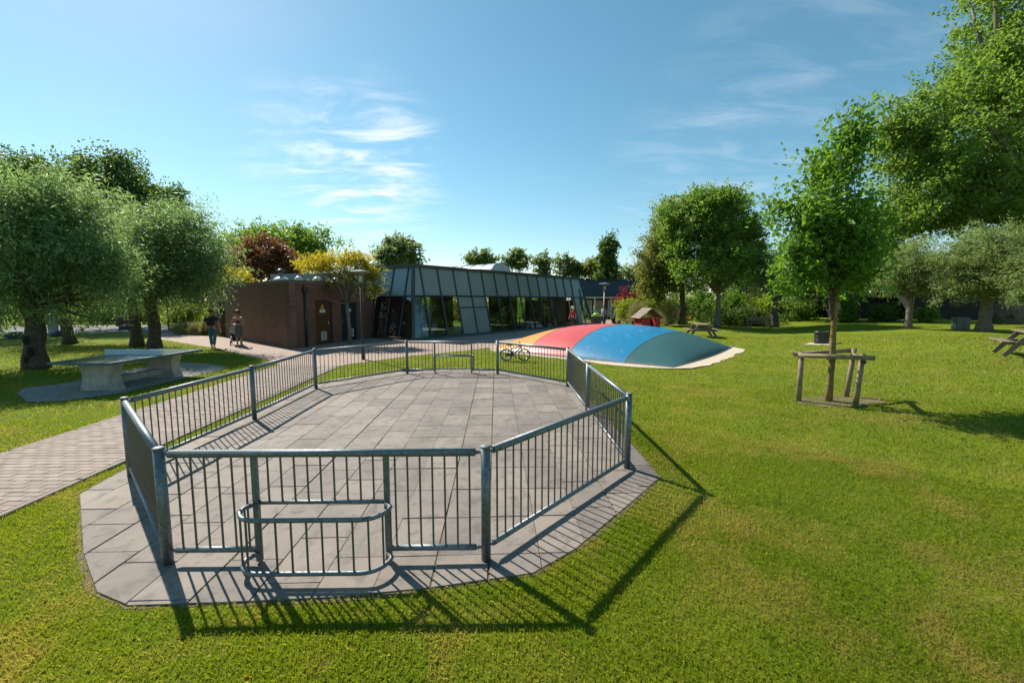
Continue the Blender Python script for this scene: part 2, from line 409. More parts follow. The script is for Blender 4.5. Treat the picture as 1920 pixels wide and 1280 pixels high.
def plaza_mat():
    m, N, L = new_mat('plaza_paving')
    pos = N.new('ShaderNodeNewGeometry').outputs['Position']
    mp = N.new('ShaderNodeMapping'); mp.inputs['Rotation'].default_value = (0, 0, R(50)); L.new(pos, mp.inputs[0])
    b = N.new('ShaderNodeTexBrick'); L.new(mp.outputs[0], b.inputs['Vector'])
    b.inputs['Color1'].default_value = (0.30, 0.225, 0.185, 1); b.inputs['Color2'].default_value = (0.36, 0.275, 0.23, 1); b.inputs['Mortar'].default_value = (0.16, 0.125, 0.10, 1)
    b.inputs['Scale'].default_value = 1.0; b.inputs['Brick Width'].default_value = 0.21; b.inputs['Row Height'].default_value = 0.105; b.inputs['Mortar Size'].default_value = 0.005
    col = mixc(N, L, 1.0, b.outputs[0], mixc(N, L, nz(N, L, pos, 0.8, 5), (0.82, 0.82, 0.82), (1.15, 1.15, 1.15)), 'MULTIPLY')
    finish(m, N, L, col, 0.85, 0, nz(N, L, pos, 60, 4), 0.3, 0.004, 0.3)
plaza_mat()
def lawn_mat():
    m, N, L = new_mat('lawn')
    pos = N.new('ShaderNodeNewGeometry').outputs['Position']
    a = nz(N, L, pos, 0.33, 5, 0.6); b = nz(N, L, pos, 2.3, 6, 0.7); f = nz(N, L, pos, 26, 5, 0.75)
    col = mixc(N, L, rng_(N, L, a, 0.35, 0.65), (0.135, 0.180, 0.010), (0.195, 0.225, 0.013))
    col = mixc(N, L, rng_(N, L, b, 0.35, 0.7, 0, 0.6), col, (0.105, 0.165, 0.009))
    col = mixc(N, L, rng_(N, L, b, 0.30, 0.44, 0.45, 0.0), col, (0.28, 0.25, 0.04))
    col = mixc(N, L, rng_(N, L, f, 0.40, 0.7, 0, 0.55), col, (0.085, 0.125, 0.010))
    finish(m, N, L, col, 0.9, 0, f, 0.9, 0.05, 0.1)
lawn_mat()
def pvc_worn(name, c1, c2, scuff):
    m, N, L = new_mat(name)
    c = coord(N)
    mp = N.new('ShaderNodeMapping'); mp.inputs['Scale'].default_value = (1.0, 0.35, 1.0); mp.inputs['Rotation'].default_value = (0, 0, R(40)); L.new(c, mp.inputs[0])
    col = mixc(N, L, nz(N, L, c, 0.9, 4), c1, c2)
    s = rng_(N, L, nz(N, L, mp.outputs[0], 3.0, 9, 0.72, 1.6), 0.55, 0.72, 0, 0.7)
    col = mixc(N, L, s, col, scuff)
    finish(m, N, L, col, 0.42, 0, nz(N, L, c, 40, 3), 0.04, 0.005)
pvc_worn('pvc_blue', (0.008, 0.165, 0.32), (0.008, 0.20, 0.38), (0.22, 0.46, 0.62))
pvc_worn('pvc_green', (0.035, 0.105, 0.105), (0.045, 0.13, 0.125), (0.08, 0.18, 0.17))
simple('sand', (0.55, 0.46, 0.35), (0.44, 0.36, 0.27), 5, 0.9, bs=0.6, bscale=30, world_=True)
simple('gravel', (0.36, 0.34, 0.31), (0.20, 0.19, 0.175), 22, 0.9, bs=1.0, bscale=45, world_=True)
simple('soil', (0.09, 0.075, 0.038), (0.15, 0.12, 0.06), 9, 0.95, bs=0.8, bscale=40, world_=True)
simple('asphalt', (0.10, 0.105, 0.11), (0.07, 0.075, 0.08), 3, 0.9, bs=0.3, bscale=60, world_=True)
simple('kerb', (0.27, 0.22, 0.185), (0.2, 0.165, 0.14), 5, 0.85, bs=0.3, bscale=50)
def grass_mat():
    m, N, L = new_mat('grass_blade')
    pos = N.new('ShaderNodeNewGeometry').outputs['Position']
    at = N.new('ShaderNodeAttribute'); at.attribute_name = 'v'
    a = nz(N, L, pos, 0.45, 5, 0.62); b = nz(N, L, pos, 2.2, 5, 0.7)
    green = mixc(N, L, rng_(N, L, a, 0.35, 0.65), (0.098, 0.152, 0.008), (0.165, 0.198, 0.011))
    green = mixc(N, L, rng_(N, L, b, 0.40, 0.66, 0, 0.6), green, (0.075, 0.135, 0.006))
    green = mixc(N, L, at.outputs['Fac'], green, mixc(N, L, 0.5, green, (0.27, 0.31, 0.02)))
    straw = rng_(N, L, at.outputs['Fac'], 0.91, 0.96)
    bc = nz(N, L, pos, 0.75, 6, 0.72, 0.4)
    dry = rng_(N, L, bc, 0.46, 0.63, 0, 0.9)
    mx = N.new('ShaderNodeMath'); mx.operation = 'MAXIMUM'; L.new(straw, mx.inputs[0]); L.new(dry, mx.inputs[1])
    col = mixc(N, L, mx.outputs[0], green, (0.32, 0.245, 0.085))
    p = N.new('ShaderNodeBsdfPrincipled'); p.inputs['Roughness'].default_value = 0.5; p.inputs['Specular IOR Level'].default_value = 0.35
    L.new(col, p.inputs['Base Color'])
    t = N.new('ShaderNodeBsdfTranslucent'); L.new(mixc(N, L, 1.0, col, (1.75, 1.8, 0.9), 'MULTIPLY'), t.inputs[0])
    ms = N.new('ShaderNodeMixShader'); ms.inputs[0].default_value = 0.5
    L.new(p.outputs[0], ms.inputs[1]); L.new(t.outputs[0], ms.inputs[2])
    o = N.new('ShaderNodeOutputMaterial'); L.new(ms.outputs[0], o.inputs[0])
grass_mat()
#PART2
# ------------------------------------------------------------------ ground and paving
def in_poly(x, y, poly):
    x = np.asarray(x); y = np.asarray(y); ins = np.zeros(x.shape, bool); n = len(poly)
    for i in range(n):
        x1, y1 = poly[i][:2]; x2, y2 = poly[(i+1) % n][:2]
        c = ((y1 > y) != (y2 > y))
        with np.errstate(divide='ignore', invalid='ignore'):
            xi = (x2-x1)*(y-y1)/(y2-y1+1e-12)+x1
        ins ^= c & (x < xi)
    return ins
def gp(*pts): return [tuple(G(*p)[:2]) for p in pts]

def make_ground():
    xs = np.concatenate([[-420, -150, -70], np.arange(-45, 0, 3), np.arange(0, 46, 0.6), [50, 60, 90, 160, 420]])
    ys = np.concatenate([[-60, -20, -6], np.arange(-3, 45, 0.6), [48, 55, 70, 110, 200, 600]])
    X, Y = np.meshgrid(xs, ys); Z = terrain(X, Y)
    v = np.stack([X.ravel(), Y.ravel(), Z.ravel()], 1); nx = len(xs)
    i = np.arange(len(ys)-1)[:, None]*nx + np.arange(nx-1)[None]
    f = np.stack([i, i+1, i+nx+1, i+nx], -1).reshape(-1, 4)
    o = put('ground', fast_mesh('ground', v, f, smooth_=True), 'lawn'); tag(o, 'lawn ground stretching under the whole garden', 'ground', kind='structure')
make_ground()

def sheet(name, poly, z, mat, label, cat):
    me = bpy.data.meshes.new(name); me.from_pydata([(x, y, z) for x, y in poly], [], [tuple(range(len(poly)))]); me.update()
    if me.polygons[0].normal.z < 0: me.flip_normals()
    return tag(put(name, me, mat), label, cat, kind='structure')

PATH_L = lambda y: -7.42-0.062*(y-5.5)
PATH_R = lambda y: -5.36-0.052*(y-5.5)
PLAZA = [(PATH_L(14.2), 14.2)]+gp((512, 678), (455, 664.5), (400, 652.5), (350, 644), (306, 637), (292, 630), (286, 624.5), (318, 624))+[(-17.6, 25.0), (-16, 29), (-5, 29), (0, 36), (5, 44), (11, 46)]+gp((1165, 606.5), (1120, 609), (1060, 617), (1000, 631), (950, 646), (905, 653.5), (850, 660), (764, 668), (700, 677), (660, 682), (637, 686))+[(PATH_R(14.2), 14.2)]
sheet('plaza', PLAZA, 0.006, 'plaza_paving', 'brick paved forecourt in front of the two buildings', 'paving')
PATH = [(PATH_L(-2), -2), (PATH_R(-2), -2), (PATH_R(14.2), 14.2), (PATH_L(14.2), 14.2)]
path = sheet('path', PATH, 0.004, 'soil', 'clay brick footpath running past the ball court', 'path')
ROAD = [(-120, 27.0), (-60, 27.5), (-20.5, 28.5), (-15.0, 31.0), (-14.5, 36.5), (-60, 36), (-120, 37)]
sheet('road', ROAD, 0.008, 'asphalt', 'grey service road behind the willows', 'road')

def make_pavers():
    rnd = random.Random(3)
    bm = MB().bbox((0, 0, 0.0), (0.197, 0.098, 0.05), 0.004)
    me0 = bm.mesh('paver'); me0.materials.append(MAT['paver'])
    pts = []
    ny = int(16.1/0.104)
    for j in range(ny):
        y = -1.95+j*0.104
        xl, xr = PATH_L(y)+0.075, PATH_R(y)-0.075
        off = 0.1 if j % 2 else 0.0
        x = xl+0.1-off
        while x-0.1 < xr:
            a = max(x-0.1, xl); b = min(x+0.1, xr)
            if b-a > 0.012: pts.append(((a+b)/2, y, (b-a)/0.2))
            x += 0.2
    vis = []
    for p in pts:
        d = p[1]*math.cos(PITCH)+CAM_H*math.sin(PITCH)
        px = 960+FPX*p[0]/d if d > 0.3 else -9999
        vis.append((px > -5, -math.hypot(p[0], p[1]), p))
    vis.sort(key=lambda t: (t[0], t[1]), reverse=True)
    V = []; F = []; A = []
    base_v = np.array(bm.v); quads = []; 
    for f in bm.f:
        if len(f) == 4: quads.append(f)
        else:
            quads += [(f[0], f[1], f[2], f[3]), (f[0], f[3], f[4], f[7]), (f[4], f[5], f[6], f[7])]
    quads = np.array(quads)
    k = 0
    for n, (ok, d, p) in enumerate(vis):
        z = 0.006+rnd.uniform(-0.002, 0.003)
        if n < 300 and ok:
            o = bpy.data.objects.new('paver', me0); COL.objects.link(o); o.parent = path
            o.location = (p[0], p[1], z); o.scale = (p[2], 1, 1); o.rotation_euler = (rnd.gauss(0, .008), rnd.gauss(0, .006), rnd.gauss(0, .012)-0.0)
        else:
            v = base_v.copy(); v[:, 0] *= p[2]; V.append(v+np.array([p[0], p[1], z])); F.append(quads+k*len(base_v)); A.append(np.full(len(base_v), rnd.random())); k += 1
    o = put('pavers', fast_mesh('pavers', np.concatenate(V), np.concatenate(F), np.concatenate(A)), 'paver', path); o['kind'] = 'stuff'
    kb = MB().bbox((0, 0, 0), (0.075, 0.985, 0.10), 0.008).mesh('kerb_stone'); kb.materials.append(MAT['kerb'])
    for side in (PATH_L, PATH_R):
        for i in range(16):
            y = -1.5+i
            o = bpy.data.objects.new('kerb_stone', kb); COL.objects.link(o); o.parent = path
            o.location = (side(y)+(0.03 if side is PATH_L else -0.03), y, -0.018+rnd.uniform(-.004, .004)); o.rotation_euler = (0, 0, 0.057+rnd.gauss(0, .004))
make_pavers()

# ------------------------------------------------------------------ ball court slabs
COURT_PX = [(150, 928), (157, 1040), (182, 1112), (240, 1137), (420, 1132), (620, 1122), (830, 1101), (1000, 1076), (1080, 1030), (1237, 897), (1205, 857), (1118, 772), (1078, 722), (940, 694), (758, 692), (584, 720), (468, 775), (228, 885)]
def hull(p):
    p = sorted(set(p))
    def half(q):
        h = []
        for a in q:
            while len(h) > 1 and (h[-1][0]-h[-2][0])*(a[1]-h[-2][1])-(h[-1][1]-h[-2][1])*(a[0]-h[-2][0]) <= 0: h.pop()
            h.append(a)
        return h
    l = half(p); u = half(p[::-1]); return l[:-1]+u[:-1]
COURT = hull(gp(*COURT_PX))
def clip(poly, cl):
    out = poly; n = len(cl)
    for i in range(n):
        a = cl[i]; b = cl[(i+1) % n]; src = out; out = []
        side = lambda p: (b[0]-a[0])*(p[1]-a[1])-(b[1]-a[1])*(p[0]-a[0])
        for j in range(len(src)):
            p, q = src[j], src[(j+1) % len(src)]; sp, sq = side(p), side(q)
            if sp >= 0: out.append(p)
            if (sp >= 0) != (sq >= 0):
                t = sp/(sp-sq); out.append((p[0]+(q[0]-p[0])*t, p[1]+(q[1]-p[1])*t))
        if len(out) < 3: return []
    return out
def area(p): return 0.5*sum(p[i][0]*p[(i+1) % len(p)][1]-p[(i+1) % len(p)][0]*p[i][1] for i in range(len(p)))
def make_court():
    rnd = random.Random(5)
    bed = sheet('court_bed', [(x, y) for x, y in COURT], 0.005, 'soil', 'paved floor of the fenced ball court', 'paving')
    bed.name = 'court_floor'
    yaw = R(2.2); W, Ln, gap = 0.445, 0.64, 0.008
    ca, sa = math.cos(yaw), math.sin(yaw)
    pieces = []
    for i in range(-14, 15):
        off = rnd.choice([0.0, 0.32, 0.16, 0.48])
        xoff = rnd.gauss(0, 0.003)
        for j in range(-14, 16):
            x0, x1 = i*W+gap/2+xoff, (i+1)*W-gap/2+xoff; y0, y1 = j*Ln+off+gap/2, (j+1)*Ln+off-gap/2
            cell = [(x0, y0), (x1, y0), (x1, y1), (x0, y1)]
            cell = [(-1.7+x*ca-y*sa, 7.6+x*sa+y*ca) for x, y in cell]
            c = clip(cell, COURT)
            if len(c) >= 3 and area(c) > 0.008: pieces.append(c)
    pieces.sort(key=lambda c: sum(p[0]**2+p[1]**2 for p in c)/len(c))
    rest = MB()
    for n, c in enumerate(pieces):
        cx = sum(p[0] for p in c)/len(c); cy = sum(p[1] for p in c)/len(c)
        z1 = 0.015+rnd.gauss(0, 0.0022); b = 0.004
        mb = MB()
        m = len(c); inner = [(cx+(x-cx)*(1-b/max(0.05, math.hypot(x-cx, y-cy))), cy+(y-cy)*(1-b/max(0.05, math.hypot(x-cx, y-cy)))) for x, y in c]
        tx, ty = rnd.gauss(0, 0.0035), rnd.gauss(0, 0.0035)
        zz = lambda x, y: z1+(x-cx)*tx+(y-cy)*ty
        vs = [(x-cx, y-cy, -0.03) for x, y in c]+[(x-cx, y-cy, zz(x, y)-b) for x, y in c]+[(x-cx, y-cy, zz(x, y)) for x, y in inner]
        fs = [tuple(range(2*m, 3*m))]
        for k in range(m):
            q = (k+1) % m; fs += [(k, q, m+q, m+k), (m+k, m+q, 2*m+q, 2*m+k)]
        if n < 300:
            mb.add(vs, fs); mb.build('paving_slab', 'slab', bed, loc=(cx, cy, 0))
        else:
            rest.add([(x+cx, y+cy, z) for x, y, z in vs], fs)
    if rest.v: tag(rest.build('paving_slabs', 'slab', bed), kind='stuff')
make_court()
def soil_rim():
    rnd = random.Random(8); cx = sum(p[0] for p in COURT)/len(COURT); cy = sum(p[1] for p in COURT)/len(COURT); out = []
    n = len(COURT); dense = []
    for i in range(n):
        a, b = COURT[i], COURT[(i+1) % n]; m = max(2, int(math.hypot(b[0]-a[0], b[1]-a[1])/0.12))
        dense += [(a[0]+(b[0]-a[0])*k/m, a[1]+(b[1]-a[1])*k/m) for k in range(m)]
    for k, (x, y) in enumerate(dense):
        d = math.hypot(x-cx, y-cy); w = 0.03+0.018*math.sin(k*.31)+rnd.uniform(-.015, .025); out.append((cx+(x-cx)*(1+w/d), cy+(y-cy)*(1+w/d)))
    sheet('soil_rim', out, 0.0035, 'soil', 'worn bare soil rim around the paved court', 'soil')
soil_rim()

# ------------------------------------------------------------------ ball court fence
POST_PX = [((314, 1064), (299, 842)), ((911, 1047), (911, 845)), ((1175, 877), (1180, 742)), ((1102, 777), (1102, 682)), ((1064, 724), (1065, 654)), ((933, 699), (933, 641)), ((763, 698), (763, 641)), ((591, 728), (591, 656)), ((476, 788), (473, 688))]
POSTS = [((G(*b)+G(*t, z=1.0))/2) for b, t in POST_PX]+[Vector((-4.87, 5.16, 0))]
for p in POSTS: p.z = 0
POST_LABEL = ['front left steel corner post beside the edge-on fence panel', 'front steel post between the goal panel and the right slanting panel', 'steel post at the right corner casting a long shadow on grass', 'middle steel post of the receding right side of the court', 'steel post at the back right corner in front of the pillow', 'back steel post just left of the parked bicycle', 'back steel post left of the far goal', 'back left steel post beside the brick path', 'middle steel post of the left side along the path', 'leftmost steel post of the court beside the brick path']
post_me = MB().tube([(0, 0, -0.05), (0, 0, 1.0)], 0.041, 20).mesh('post_tube', True)
cap_me = MB().lathe([(0.044, -0.006), (0.044, 0.006), (0.033, 0.013), (0.006, 0.014)], 20).mesh('post_cap', True)
collar_me = MB().lathe([(0.075, 0.0), (0.072, 0.008), (0.052, 0.010)], 16).mesh('base_collar', True)
bracket_me = MB().tube([(0.03, 0, 0), (0.082, 0, 0)], 0.012, 8).lathe([(0.004, -0.018), (0.016, -0.012), (0.02, 0), (0.016, 0.012), (0.004, 0.018)], 10, (0.072, 0, 0.0)).mesh('bracket', True)
for me, mt in ((post_me, 'steel'), (cap_me, 'cap'), (collar_me, 'steel'), (bracket_me, 'cap')): me.materials.append(MAT[mt])
for i, p in enumerate(POSTS):
    e = empty('fence_post', (p.x, p.y, 0.02), 0, POST_LABEL[i], 'post', 'posts of the ball court fence')
    put('post_tube', post_me, None, e); put('post_cap', cap_me, None, e, (0, 0, 1.002))
    for nb in (POSTS[(i+1) % 10], POSTS[i-1]):
        a = math.atan2(nb.y-p.y, nb.x-p.x)
        for z in (0.955, 0.115):
            b = put('bracket', bracket_me, None, e, (0, 0, z)); b.rotation_euler = (0, 0, a)

PANEL_LABEL = ['front fence panel with the nearest goal basket', 'front right slanting fence panel of the court', 'near half of the receding right fence side', 'far half of the receding right fence side', 'back right fence panel in front of the parked bicycle', 'back fence panel holding the far goal', 'back left slanting fence panel before the lamp post', 'far half of the left fence side along the path', 'near half of the left fence side along the path', 'front left fence panel seen almost edge-on']
bar_me = MB().tube([(0, 0, 0), (0, 0, 1)], 0.0085, 8, cap=False).mesh('bar', True); bar_me.materials.append(MAT['steel_bar'])
ZT, ZB = 0.955, 0.115
def bar(e, x, z0, z1, y=0.0):
    o = put('bar', bar_me, None, e, (x, y, z0)); o.scale = (1, 1, z1-z0); return o
for i in range(10):
    a, b = POSTS[i], POSTS[(i+1) % 10]; d = b-a; Lp = d.length; ang = math.atan2(d.y, d.x)
    e = empty('steel_railing', (a.x, a.y, 0.02), ang, PANEL_LABEL[i], 'railing', 'railings of the ball court')
    x0, x1 = 0.085, Lp-0.085
    MB().tube([(x0, 0, ZT), (x1, 0, ZT)], 0.033, 18).build('top_rail', 'steel', e, True)
    if i not in (0, 5):
        MB().tube([(x0, 0, ZB), (x1, 0, ZB)], 0.026, 16).build('bottom_rail', 'steel', e, True)
        n = int(round((x1-x0)/0.106))
        for k in range(n): bar(e, x0+(k+0.5)*(x1-x0)/n, ZB+0.02, ZT-0.02)
    else:
        ua, ub = 0.287*Lp, 0.692*Lp
        for s, t in ((x0, ua-0.02), (ub+0.02, x1)):
            MB().tube([(s, 0, ZB), (t, 0, ZB)], 0.026, 16).build('bottom_rail', 'steel', e, True)
            n = int(round((t-s)/0.106))
            for k in range(n): bar(e, s+(k+0.5)*(t-s)/n, ZB+0.02, ZT-0.02)
        for u in (ua, ub): MB().bbox((u, 0, 0.475), (0.045, 0.045, 0.93), 0.005).build('goal_upright', 'steel', e)
        zc = 0.53
        MB().tube([(ua, 0, zc), (ub, 0, zc)], 0.018, 12).build('crossbar', 'steel', e, True)
        n = 9
        for k in range(n): bar(e, ua+(k+1)*(ub-ua)/(n+1), zc, ZT-0.02)
        # the D shaped basket stands outwards (the panel's -y side)
        dep, rad = 0.29, 0.20; pl = [(ua, -0.02)]
        for q in range(0, 9): t = math.pi-(q/8)*math.pi/2; pl.append((ua-0.05+rad+rad*math.cos(t)*1.0, -(dep-rad)-rad*math.sin(t)))
        for q in range(0, 9): t = math.pi/2-(q/8)*math.pi/2; pl.append((ub+0.05-rad+rad*math.cos(t), -(dep-rad)-rad*math.sin(t)))
        pl.append((ub, -0.02))
        bsk = MB().tube([(x, y, zc-0.005) for x, y in pl], 0.019, 12).build('basket_top_loop', 'steel', e, True)
        MB().tube([(x, y, 0.085) for x, y in pl], 0.019, 12).build('basket_bottom_loop', 'steel', e, True)
        # bars evenly along the loop
        seg = [0]
        for k in range(1, len(pl)): seg.append(seg[-1]+math.hypot(pl[k][0]-pl[k-1][0], pl[k][1]-pl[k-1][1]))
        nb = 13
        for k in range(nb):
            t = seg[-1]*(k+0.7)/(nb+0.4); j = max(q for q in range(len(seg)-1) if seg[q] <= t)
            f = (t-seg[j])/(seg[j+1]-seg[j]); bar(e, pl[j][0]+(pl[j+1][0]-pl[j][0])*f, 0.09, zc-0.01, pl[j][1]+(pl[j+1][1]-pl[j][1])*f)
#PART3
# ------------------------------------------------------------------ foliage
def unit(a): return a/np.maximum(np.linalg.norm(a, axis=1, keepdims=True), 1e-9)
def leaf_arrays(c, L, W, rs, axis=None, axis_w=0.0, up=0.35, var=None):
    n = len(c)
    t = rs.normal(size=(n, 3))
    if axis is not None: t = unit(t)*(1-axis_w)+axis*axis_w
    t = unit(t)
    nn = rs.normal(size=(n, 3)); nn[:, 2] += up*2
    s = unit(np.cross(t, nn)); nn = np.cross(s, t)
    ln = (L*rs.uniform(0.5, 1.4, n))[:, None]; w = (W*rs.uniform(0.7, 1.2, n))[:, None]
    fold = nn*w*0.22
    v = np.empty((n, 4, 3)); v[:, 0] = c-t*ln*0.5; v[:, 1] = c+s*w*0.5+fold-t*ln*0.06; v[:, 2] = c+t*ln*0.5-nn*ln*0.08; v[:, 3] = c-s*w*0.5+fold-t*ln*0.06
    f = np.arange(n*4).reshape(n, 4)
    a = np.repeat(var if var is not None else rs.random(n), 4)
    return v.reshape(-1, 3), f, a

class Crown:
    """leaf-sized faces gathered in clumps through a set of ellipsoids (world metres)"""
    def __init__(s, seed): s.rs = np.random.RandomState(seed); s.c = []; s.out = []; s.clumps = []; s.sh = []
    def blob(s, c, r, clumps, per, sig, shell=0.55, flat=0.8, gap=0.35):
        rs = s.rs; c = np.array(c, float); r = np.array(r, float)
        d = unit(rs.normal(size=(clumps*3, 3)))
        rad = shell+(1-shell)*rs.random(clumps*3)**0.7
        inner = rs.random(clumps*3) < 0.22; rad[inner] *= rs.uniform(0.3, 0.9, inner.sum())
        ph = rs.uniform(0, 6.28, 6)
        lump = 1+0.17*np.sin(d[:, 0]*4.1+ph[0]+d[:, 2]*3)+0.14*np.sin(d[:, 1]*5.3+ph[1]-d[:, 2]*4.7)+0.07*np.sin(d[:, 0]*9+d[:, 1]*8+ph[2])
        rad = rad*(1+0.30*rs.random(clumps*3)**4)
        p = c+d*(rad*lump)[:, None]*r
        g = np.sin(p[:, 0]*1.9+ph[3])+np.sin(p[:, 1]*2.1+ph[4])+np.sin(p[:, 2]*2.3+ph[5])
        keep = np.where(g > np.quantile(g, gap))[0][:clumps]
        p = p[keep]; dd = d[keep]
        k = len(p); idx = np.repeat(np.arange(k), per)
        sg = sig*rs.uniform(0.6, 1.35, k)[idx]
        tw = unit(dd*0.8+rs.normal(size=(k, 3))*0.55+np.array([0, 0, 0.25]))     # each clump is a twig carrying leaves
        al = rs.uniform(-0.6, 1.25, len(idx))
        q = p[idx]+tw[idx]*(al*sg*1.5)[:, None]+rs.normal(size=(len(idx), 3))*(sg*(0.62-0.22*al))[:, None]*np.array([1, 1, flat])
        s.c.append(q); s.out.append(tw[idx]); s.clumps.append(p)
        s.sh.append(np.clip(rs.random(k)[idx]*0.7+rs.random(len(idx))*0.45-.05, 0, 1))
        return s
    def build(s, name, mat, parent, L, W, axis_w=0.0, droop=0.0, up=0.35):
        c = np.concatenate(s.c); out = np.concatenate(s.out); ax = unit(out*0.7+np.array([0, 0, -droop])) if axis_w else None
        ok = c[:, 2] > 0.12; c, var = c[ok], np.concatenate(s.sh)[ok]; ax = ax[ok] if ax is not None else None
        base = np.array(parent.location) if parent is not None else np.zeros(3)
        v, f, a = leaf_arrays(c-base, L, W, s.rs, ax, axis_w, up, var)
        o = put(name, fast_mesh(name, v, f, a), mat, parent)
        return o
    def all_clumps(s): return np.concatenate(s.clumps)

def limb(mb, a, b, r0, r1, rnd, n=6, segs=5, sag=0.12):
    a = Vector(a); b = Vector(b); ln = (b-a).length; pts = []; rr = []
    off = Vector((rnd.gauss(0, 1), rnd.gauss(0, 1), rnd.gauss(0, 0.5)))*sag*ln*0.5
    for i in range(segs+1):
        t = i/segs; pts.append(a.lerp(b, t)+off*math.sin(math.pi*t)*(1 if i not in (0, segs) else 0)); rr.append(r0+(r1-r0)*t)
    mb.tube(pts, rr, n)

def tree(name, base, label, blobs, leafmat, L, W, th, tr, seed, bark='bark', clumps=120, per=40, sig=0.35, axis_w=0.0, droop=0.0, gap=0.35, cat='tree', group=None, lean=(0, 0), limbs=14, twigs=30, shell=0.55, up=0.35, flare=1.35, knob=0.0, extra_bark=None, stems=None):
    """blobs: (x, y, z, rx, ry, rz, weight) world"""
    rnd = random.Random(seed); base = Vector(base)
    e = empty(name, base, 0, label, cat, group)
    cr = Crown(seed)
    for b in blobs: cr.blob(b[:3], b[3:6], int(clumps*b[6]), per, sig, shell, gap=gap)
    cr.build('crown', leafmat, e, L, W, axis_w, droop, up)
    mb = MB(); top = Vector((lean[0], lean[1], th))
    n = 9; pts = []; rr = []
    for i in range(n+1):
        t = i/n; w = Vector((math.sin(t*5+seed)*0.05, math.cos(t*4+seed*2)*0.05, 0))*tr*4*math.sin(math.pi*t)
        pts.append(top*t+w+Vector((0, 0, -0.15 if i == 0 else 0)))
        k = 1.0-0.28*t+(flare-1)*max(0, 1-t*5)+knob*max(0, t-0.75)*4
        rr.append(tr*k*(1+0.06*math.sin(i*2.1+seed)))
    mb.tube(pts, rr, 12)
    mb.build('trunk', bark, e, True)
    bm = MB(); cl = cr.all_clumps()-np.array(base)
    idx = [rnd.randrange(len(cl)) for _ in range(limbs)]
    for i in idx:
        p = Vector(cl[i]); st = top*rnd.uniform(0.82, 1.0); limb(bm, st, st.lerp(p, 0.9), tr*rnd.uniform(0.22, 0.42), tr*0.06, rnd)
        q = st.lerp(p, 0.5)
        for _ in range(max(1, twigs//limbs)):
            j = min((rnd.randrange(len(cl)) for _ in range(8)), key=lambda j: (Vector(cl[j])-q).length)
            limb(bm, q, Vector(cl[j]), tr*0.12, tr*0.03, rnd, 4, 3)
    bm.build('branches', extra_bark or bark, e, True)
    return e

def pb(px, py, rpx, rpy, Y, w=1.0, dy=0.0, dr=1.0):
    """an ellipsoid whose outline in the photograph is centred on px,py at distance Y"""
    c = AT(px, py, Y+dy); k = (Y+dy)/FPX
    k *= 0.91
    return (c.x, c.y, c.z, rpx*k, rpx*k*dr, rpy*k, w)

